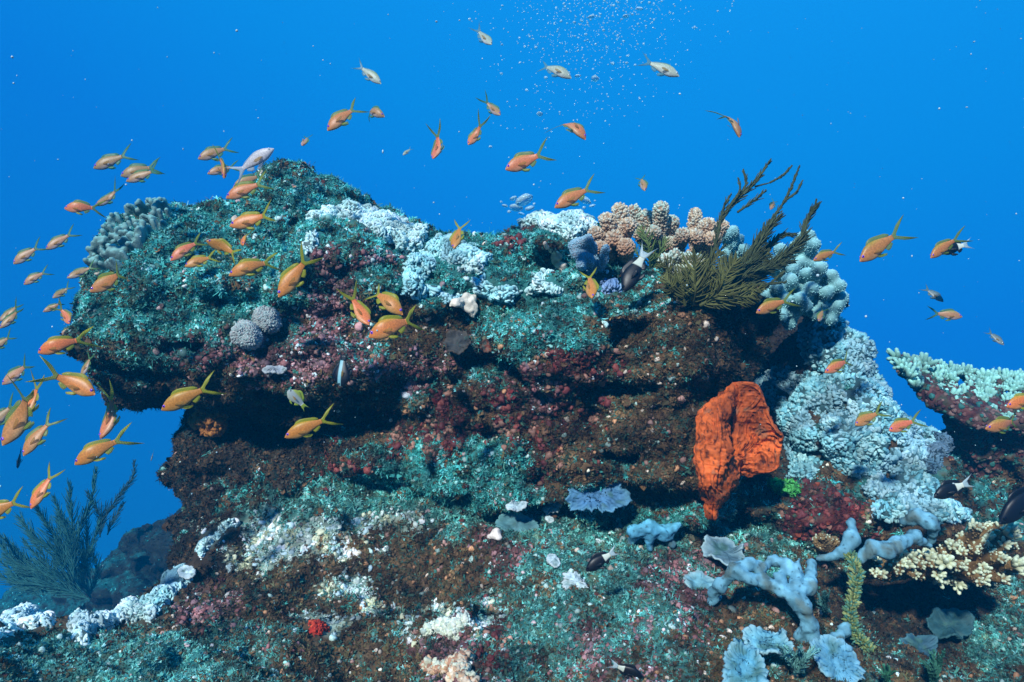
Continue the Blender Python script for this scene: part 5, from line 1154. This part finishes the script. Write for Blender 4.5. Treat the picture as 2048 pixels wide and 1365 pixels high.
for f in [
    # kind, head, tail end, distance, yaw, roll, bend, label
    ('tan', 190, 337, 264, 304, 1.35, 8, 5, .5, 'orange tan fish highest of those at far left, alone in open water'),
    ('tan', 244, 352, 318, 328, 1.45, 8, 8, 0, 'greenish tan fish half hidden behind a lighter fish left of the boulder peak'),
    ('tan', 254, 363, 324, 338, 1.32, 5, 5, .5, 'lighter tan fish overlapping a darker one left of the boulder peak'),
    ('tan', 399, 319, 466, 290, 1.40, 12, 5, .5, 'tan fish just left of the big silver fish, upper of two'),
    ('tan', 418, 349, 476, 328, 1.5, 15, 5, 0, 'greenish fish below the upper tan fish and behind the thin reddish fish'),
    ('pink', 459, 361, 436, 300, 1.34, 35, 65, 0, 'thin reddish fish seen from above, touching the tail of the big silver fish'),
    ('pink', 453, 396, 538, 360, 1.30, 5, 0, .5, 'salmon pink fish heading left just below the big silver fish'),
    ('tan', 468, 376, 530, 345, 1.42, 10, 0, 0, 'tan fish mostly hidden behind the salmon fish below the silver fish'),
    ('orange', 461, 452, 556, 428, 1.22, 5, 0, .5, 'orange fish with yellow tail before the teal turf under the boulder peak'),
    ('pink', 345, 522, 404, 470, 1.34, 15, 8, 0, 'dusky red fish swimming down left over turf, left of the curled orange fish'),
    ('orange', 373, 533, 432, 508, 1.30, 15, 5, 0, 'dull orange fish just below the dusky red fish'),
    ('orange', 419, 482, 486, 512, 1.22, 20, -5, 1.2, 'curled orange fish with its head to the upper left, tail tucked behind'),
    ('orange', 496, 493, 478, 458, 1.3, 50, 30, .5, 'small yellow fish facing the viewer right of the curled orange fish'),
    ('orange', 458, 550, 555, 512, 1.14, 5, 0, -.5, 'bright orange fish with yellow edged fins at the middle of the boulder turf'),
    ('orange', 558, 594, 628, 502, 1.10, 8, -5, 0, 'large orange fish diving steeply down left beside the pink crust'),
    ('pink', 184, 583, 266, 538, 1.16, 8, 0, .5, 'salmon fish crossing the left edge of the boulder'),
    ('tan', 142, 557, 190, 530, 1.32, 25, 5, .5, 'yellowish fish directly behind the salmon fish at the left boulder edge'),
    ('pink', 130, 416, 202, 414, 1.30, 5, 0, -.5, 'orange fish with green dorsal fin swimming level at left, touching a smaller fish'),
    ('tan', 202, 416, 240, 378, 1.4, 35, 10, .5, 'small tan fish just right of the level swimming orange fish'),
    ('tan', 97, 500, 149, 460, 1.32, 15, 5, .5, 'olive fish upper of two at the left, level with the soft coral fingers'),
    ('tan', 31, 528, 82, 487, 1.30, 12, 8, -.5, 'olive tan fish lower left of the other olive fish near the left frame edge'),
    ('tan', 51, 569, 95, 538, 1.38, 12, 5, 0, 'small brownish fish below the two olive fish at far left'),
    ('tan', 113, 597, 139, 572, 1.5, 35, 10, 0, 'tiny yellow green fish above the small group at the left boulder edge'),
    ('tan', 92, 624, 126, 604, 1.44, 25, 0, .5, 'small olive fish facing left beside a red orange fish at the boulder edge'),
    ('pink', 149, 648, 114, 612, 1.34, 28, -8, -.5, 'red orange fish facing down right beside the small olive fish'),
    ('tan', 7, 657, 46, 614, 1.28, 20, 10, .5, 'brown fish in front of another at the left frame edge'),
    ('tan', 5, 643, 42, 606, 1.36, 20, 10, .5, 'striped olive fish behind the brown one at the left frame edge'),
    ('orange', 77, 704, 174, 672, 1.10, 5, 0, -.5, 'big orange fish heading left just off the lower left boulder face'),
    ('tan', 125, 670, 152, 650, 1.4, 20, 0, 0, 'faint fish above the big orange fish off the left boulder face'),
    ('tan', -18, 702, 29, 668, 1.2, 10, 0, 0, 'fish cut by the left edge, its forked tail showing left of the big orange fish'),
    ('tan', 9, 768, 68, 722, 1.22, 10, 5, .5, 'olive orange fish heading down left near the left edge below the cut off tail'),
    ('orange', 196, 787, 90, 742, 1.06, 5, 0, -.5, 'bright orange fish heading down right in open water left of the boulder'),
    ('tan', 166, 754, 184, 706, 1.2, 15, 15, 0, 'olive fish mostly hidden behind the bright orange fish heading right'),
    ('orange', 324, 818, 432, 768, 1.02, 5, 0, -.5, 'orange fish with wide yellow tail in front of the dark undercut'),
    ('pink', 16, 888, 84, 766, 1.02, 12, 10, .5, 'long reddish fish diving steeply at the left edge'),
    ('orange', 48, 846, 88, 756, 1.14, 20, 25, 0, 'fish hidden behind the long reddish diving fish at the left edge'),
    ('pink', 54, 909, 102, 828, 1.08, 15, 15, 0, 'small reddish fish diving right of the long reddish fish'),
    ('pink', 216, 876, 241, 778, 1.12, 25, 25, .5, 'slim orange fish nearly upright with its tail high, behind a larger orange fish'),
    ('orange', 150, 927, 254, 868, 1.0, 5, 0, -.5, 'large orange fish with violet eye left of the dark neck of the boulder'),
    ('orange', 70, 1014, 105, 938, 1.04, 18, 18, .5, 'orange fish diving near the far left feathery bush'),
    ('orange', -38, 1036, 48, 997, 1.04, 5, 0, 0, 'orange fish cut by the left edge near the bottom with its yellow tail showing'),
    ('tan', -22, 862, 32, 800, 1.16, 10, 0, 0, 'fish cut by the left edge beside the long diving fish, tail showing'),
    ('orange', 570, 873, 672, 832, 1.02, 5, 0, -.5, 'vivid orange fish in front of the black hole under the overhang'),
    ('orange', 737, 672, 846, 628, 1.0, 5, 0, -.5, 'brightest orange fish in the middle, its violet eye touching a thinner fish'),
    ('orange', 808, 628, 728, 566, 1.08, 10, -5, .5, 'orange fish heading down right behind the brightest orange fish'),
    ('orange', 744, 651, 688, 586, 1.06, 25, -30, -.5, 'slim yellow edged orange fish diving down right to the head of the brightest fish'),
    ('orange', 908, 500, 923, 440, 1.3, 30, 25, .5, 'small upright orange fish at the saddle between the peak and the crest'),
    ('pink', 655, 262, 720, 202, 1.42, 8, 0, -.5, 'orange fish with green back above the boulder peak, left of a curled pale fish'),
    ('tan', 771, 236, 712, 206, 1.46, 20, -5, 1.2, 'curled pale orange fish turning away above the boulder peak'),
    ('pink', 868, 325, 888, 262, 1.5, 30, 45, .5, 'thin small orange fish upright in open water'),
    ('pink', 936, 295, 970, 246, 1.46, 25, 10, 1.2, 'curved orange and yellow fish with wide forked tail near the upright thin fish'),
    ('tan', 1002, 236, 965, 198, 1.48, 30, 0, -.5, 'tan fish facing right below the highest silver fish'),
    ('pink', 1010, 339, 1102, 304, 1.26, 5, 0, .5, 'large orange fish with raised green dorsal fin in middle open water'),
    ('pink', 1108, 415, 1196, 368, 1.24, 5, 0, 0, 'large orange fish just above the white coral on the crest'),
    ('pink', 1172, 281, 1115, 214, 1.36, 15, -30, .5, 'slim orange fish with yellow back diving right below the bubbles'),
    ('tan', 1288, 385, 1282, 345, 1.5, 35, 15, 0, 'tiny brownish fish alone above the brown finger coral'),
    ('pink', 1475, 281, 1458, 198, 1.42, 25, -50, .5, 'thin orange fish hanging upright alone at upper right'),
    ('tan', 611, 297, 611, 266, 1.5, 50, 10, 0, 'tiny orange fish facing the viewer above the boulder peak'),
    ('pink', 1715, 522, 1812, 456, 1.16, 5, 0, .5, 'largest orange fish in the open water at right'),
    ('pink', 1624, 521, 1684, 498, 1.38, 8, 0, 0, 'orange fish swimming just off the lobed leather coral'),
    ('pink', 1856, 516, 1924, 468, 1.28, 8, 0, 0, 'dark orange fish in front of a black and white fish at far right'),
    ('pink', 1510, 625, 1588, 594, 1.20, 5, 0, 0, 'orange fish with violet eye against the dark cave'),
    ('tan', 1632, 643, 1652, 615, 1.5, 30, 10, 0, 'tiny yellowish fish below the big lobed leather coral'),
    ('pink', 1647, 744, 1714, 716, 1.26, 8, 0, 0, 'orange fish with greenish dorsal fin over the upper blue nodular coral'),
    ('tan', 1922, 633, 1860, 626, 1.42, 8, 0, 0, 'tan orange fish facing right alone in the right open water'),
    ('grey', 1881, 604, 1850, 572, 1.5, 25, 0, 0, 'pale grey small fish facing down right above the tan orange fish'),
    ('grey', 2002, 690, 1978, 660, 1.5, 25, 0, 0, 'small dark grey fish near the right edge above the table coral'),
    ('tan', 1537, 421, 1555, 396, 1.45, 30, 10, 0, 'tiny orange fish between the two tall tips of the dark fronds'),
    ('pink', 1705, 849, 1770, 822, 1.26, 12, 20, 0, 'slim reddish orange fish over the middle blue nodular coral'),
    ('pink', 1774, 860, 1842, 838, 1.26, 8, 0, 0, 'orange fish with green yellow tail right of the slim reddish one'),
    ('orange', 2010, 812, 2090, 790, 1.2, 5, 0, 0, 'orange fish cut by the right edge in front of the table coral'),
    ('pink', 1968, 856, 2056, 842, 1.2, 5, 0, 0, 'orange fish below the table coral with its tail at the right edge'),
    ('orange', 1182, 599, 1180, 538, 1.22, 45, 10, 0, 'slender orange fish seen head on, left of the large black and white fish'),
]: fish(*f[:-1], f[-1], GA if f[0] != 'grey' else None)
for f in [
    ('white', 548, 297, 460, 354, 1.24, 3, 0, 0, 'biggest silvery white fish, heading up right over the boulder peak'),
    ('pale', 985, 97, 948, 52, 1.46, 30, 0, -.5, 'highest silver fish, near the top of the photo'),
    ('pale', 764, 169, 708, 124, 1.44, 8, 0, 0, 'silver fish heading down right, leftmost of the high silver fish'),
    ('pale', 1143, 158, 1072, 118, 1.40, 10, 0, .5, 'round sided silver fish among the bubbles'),
    ('pale', 1358, 153, 1278, 116, 1.40, 5, 0, 0, 'greenish silver fish right of the bubble stream'),
    ('pale', 806, 312, 824, 294, 2.4, 20, 0, 0, 'tiny faint pale fish in the blue above the saddle'),
]: fish(*f[:-1], f[-1], GS)
for f in [
    ('duo', 1243, 584, 1302, 488, 1.26, 10, 20, 0, 'largest black and white fish, nosing down in front of the crest corals'),
    ('duo', 1864, 992, 1952, 962, 1.18, 5, 0, 0, 'black and white fish in front of the lowest blue nodular coral'),
    ('duo', 1170, 1140, 1240, 1098, .98, 5, 0, 0, 'small black and white fish over the ledge below the blue lobed sponge'),
    ('duo', 1876, 504, 1948, 486, 1.36, 5, 0, 0, 'black and white fish partly hidden behind the dark orange fish'),
    ('duo', 1286, 1352, 1216, 1328, .82, 8, 0, 0, 'black and white fish heading right at the bottom edge'),
]: fish(*f[:-1], f[-1], GD)
fish('black', 1992, 1044, 2120, 950, 1.05, 5, 0, 0, 'large plain black fish cut by the right edge')
fish('stripe', 682, 774, 688, 700, 1.10, 5, 0, 0, 'black fish with pale cyan side stripe hanging upright before the brown rock')
fish('lime', 580, 779, 612, 822, 1.06, 20, 10, 0, 'small white and yellow deep bodied fish above the vivid orange fish')
fish('black', 40, 936, 38, 896, 2.2, 20, 60, 0, 'small dark silhouetted fish near the left edge')
fish('grey', 304, 922, 306, 900, 2.3, 20, 60, 0, 'tiny grey fish in the blue beneath the overhang')

# ------------------------------------------------------------------ bubbles
bm_ = bpy.data.materials.new('air_bubble'); bm_.use_nodes = True; b_ = bm_.node_tree.nodes['Principled BSDF']
b_.inputs['Base Color'].default_value = (.70, .98, 1.0, 1); b_.inputs['Roughness'].default_value = .12; b_.inputs['Transmission Weight'].default_value = .6; b_.inputs['IOR'].default_value = 1.25; b_.inputs['Specular IOR Level'].default_value = .8
rg = np.random.default_rng(99)
BM = []
for s in range(4):
    v, f_ = lumpy(ICO2, .22, 1.2, 70 + s); o = mesh_obj('bubble', v * np.array([.78, .78, .58]), [f_], bm_); BM.append(o)
bub = []
for i in range(235): bub.append((rg.normal(1190, 92), abs(rg.normal(0, 72)), rg.lognormal(.62, .5)))
for i in range(45): bub.append((rg.normal(1150, 75), rg.uniform(110, 240), rg.lognormal(.8, .4)))
for i in range(10): bub.append((rg.normal(1140, 40), rg.uniform(240, 380), rg.lognormal(.8, .3)))
bub += [(1156, 152, 5.5), (1092, 156, 5), (1040, 126, 4), (981, 294, 5), (1003, 148, 4)]
big = [(1050, 401, 17, 'largest pale air bubble above the white coral on the crest'), (1027, 397, 7, 'second brightest air bubble, left of the largest one above the crest'), (1010, 412, 6, None), (1033, 416, 12, None), (1060, 417, 9, None), (1018, 424, 5, None), (1043, 428, 6, None), (1068, 408, 4, None), (1002, 404, 3, None),
       (1170, 401, 12, None), (1184, 412, 6, None), (1150, 410, 7, None), (1168, 416, 5, None), (1190, 402, 3, None)]
cnt = 0
def place_bubble(x, y, r, d, label, grp):
    global cnt
    o = BM[cnt % 4] if cnt < 4 else BM[cnt % 4].copy()
    if cnt >= 4: COL.objects.link(o)
    cnt += 1; s = r * (1.45 if r > 5 else 1) * d / F; o.location = Vector(P(x, y, d)); o.scale = (s, s, s * (.62 if r > 5 else 1)); o.rotation_euler = (rg.uniform(-.4, .4), rg.uniform(-.4, .4), rg.uniform(0, 6.28))
    tag(o, label, 'bubble', grp)
for x, y, r in bub:
    if -20 < y < 420: place_bubble(x, y, r, rg.uniform(2.1, 2.9), 'small pale air bubble drifting in the rising stream at the top', 'air bubbles of the rising stream')
for x, y, r, lab in big: place_bubble(x, y, r, rg.uniform(2.3, 2.5), lab or 'pale wobbly air bubble in the loose cluster above the crest', None if lab else 'air bubbles above the crest')

sp_ = Bag(); n_ = 520; rx_ = np.random.default_rng(5)
pos = np.array([P(rx_.uniform(-100, 2150), rx_.uniform(-60, 1000), d) for d in rx_.uniform(.7, 2.2, n_)])
sp_.inst(ICO0, pos, np.tile(np.eye(3), (n_, 1, 1)), .0006 * rx_.lognormal(0, .45, n_)[:, None] * rx_.uniform(.5, 1.8, (n_, 3)), np.tile([[.5, .66, .68]], (n_, 1)))
tag(sp_.obj('drifting_specks', M_NOD), 'tiny pale specks of drifting matter in the water', 'drifting matter', kind='stuff')
ms_ = Bag(); n_ = 900; px_ = np.r_[rx_.normal(1190, 100, 650), rx_.normal(1150, 85, 250)]; py_ = np.r_[np.abs(rx_.normal(0, 75, 650)) - 10, rx_.uniform(60, 260, 250)]; dd_ = rx_.uniform(2.3, 3.4, n_)
ms_.inst(ICO1, np.array([P(a, b, c) for a, b, c in zip(px_, py_, dd_)]), np.tile(np.eye(3), (n_, 1, 1)), (rx_.lognormal(-.15, .4, n_) * dd_ / F)[:, None] * rx_.uniform(.7, 1.3, (n_, 3)), np.tile([[1, 1, 1]], (n_, 1)))
tag(ms_.obj('bubble_mist', bm_), 'mist of very fine air bubbles around the rising stream', 'bubbles', kind='stuff')
# ------------------------------------------------------------------ the water's own haze
HD = 0.045
hz = bpy.data.materials.new('water_haze'); hz.use_nodes = True; t = hz.node_tree; t.nodes.clear()
ho = t.nodes.new('ShaderNodeOutputMaterial'); hv = t.nodes.new('ShaderNodeVolumePrincipled'); t.links.new(hv.outputs[0], ho.inputs['Volume'])
hv.inputs['Color'].default_value = (.0, .42, .85, 1); hv.inputs['Density'].default_value = HD
v = np.array([(x, y, z) for x in (-5.5, 4.5) for y in (-1, 6.5) for z in (-3.6, 2.6)], float)
hb = mesh_obj('haze', v, [np.array([(0, 1, 3, 2), (4, 6, 7, 5), (0, 4, 5, 1), (2, 3, 7, 6), (0, 2, 6, 4), (1, 5, 7, 3)])], hz, smooth=False)
tag(hb, 'clear blue sea water fading far things to blue', 'water', kind='stuff')
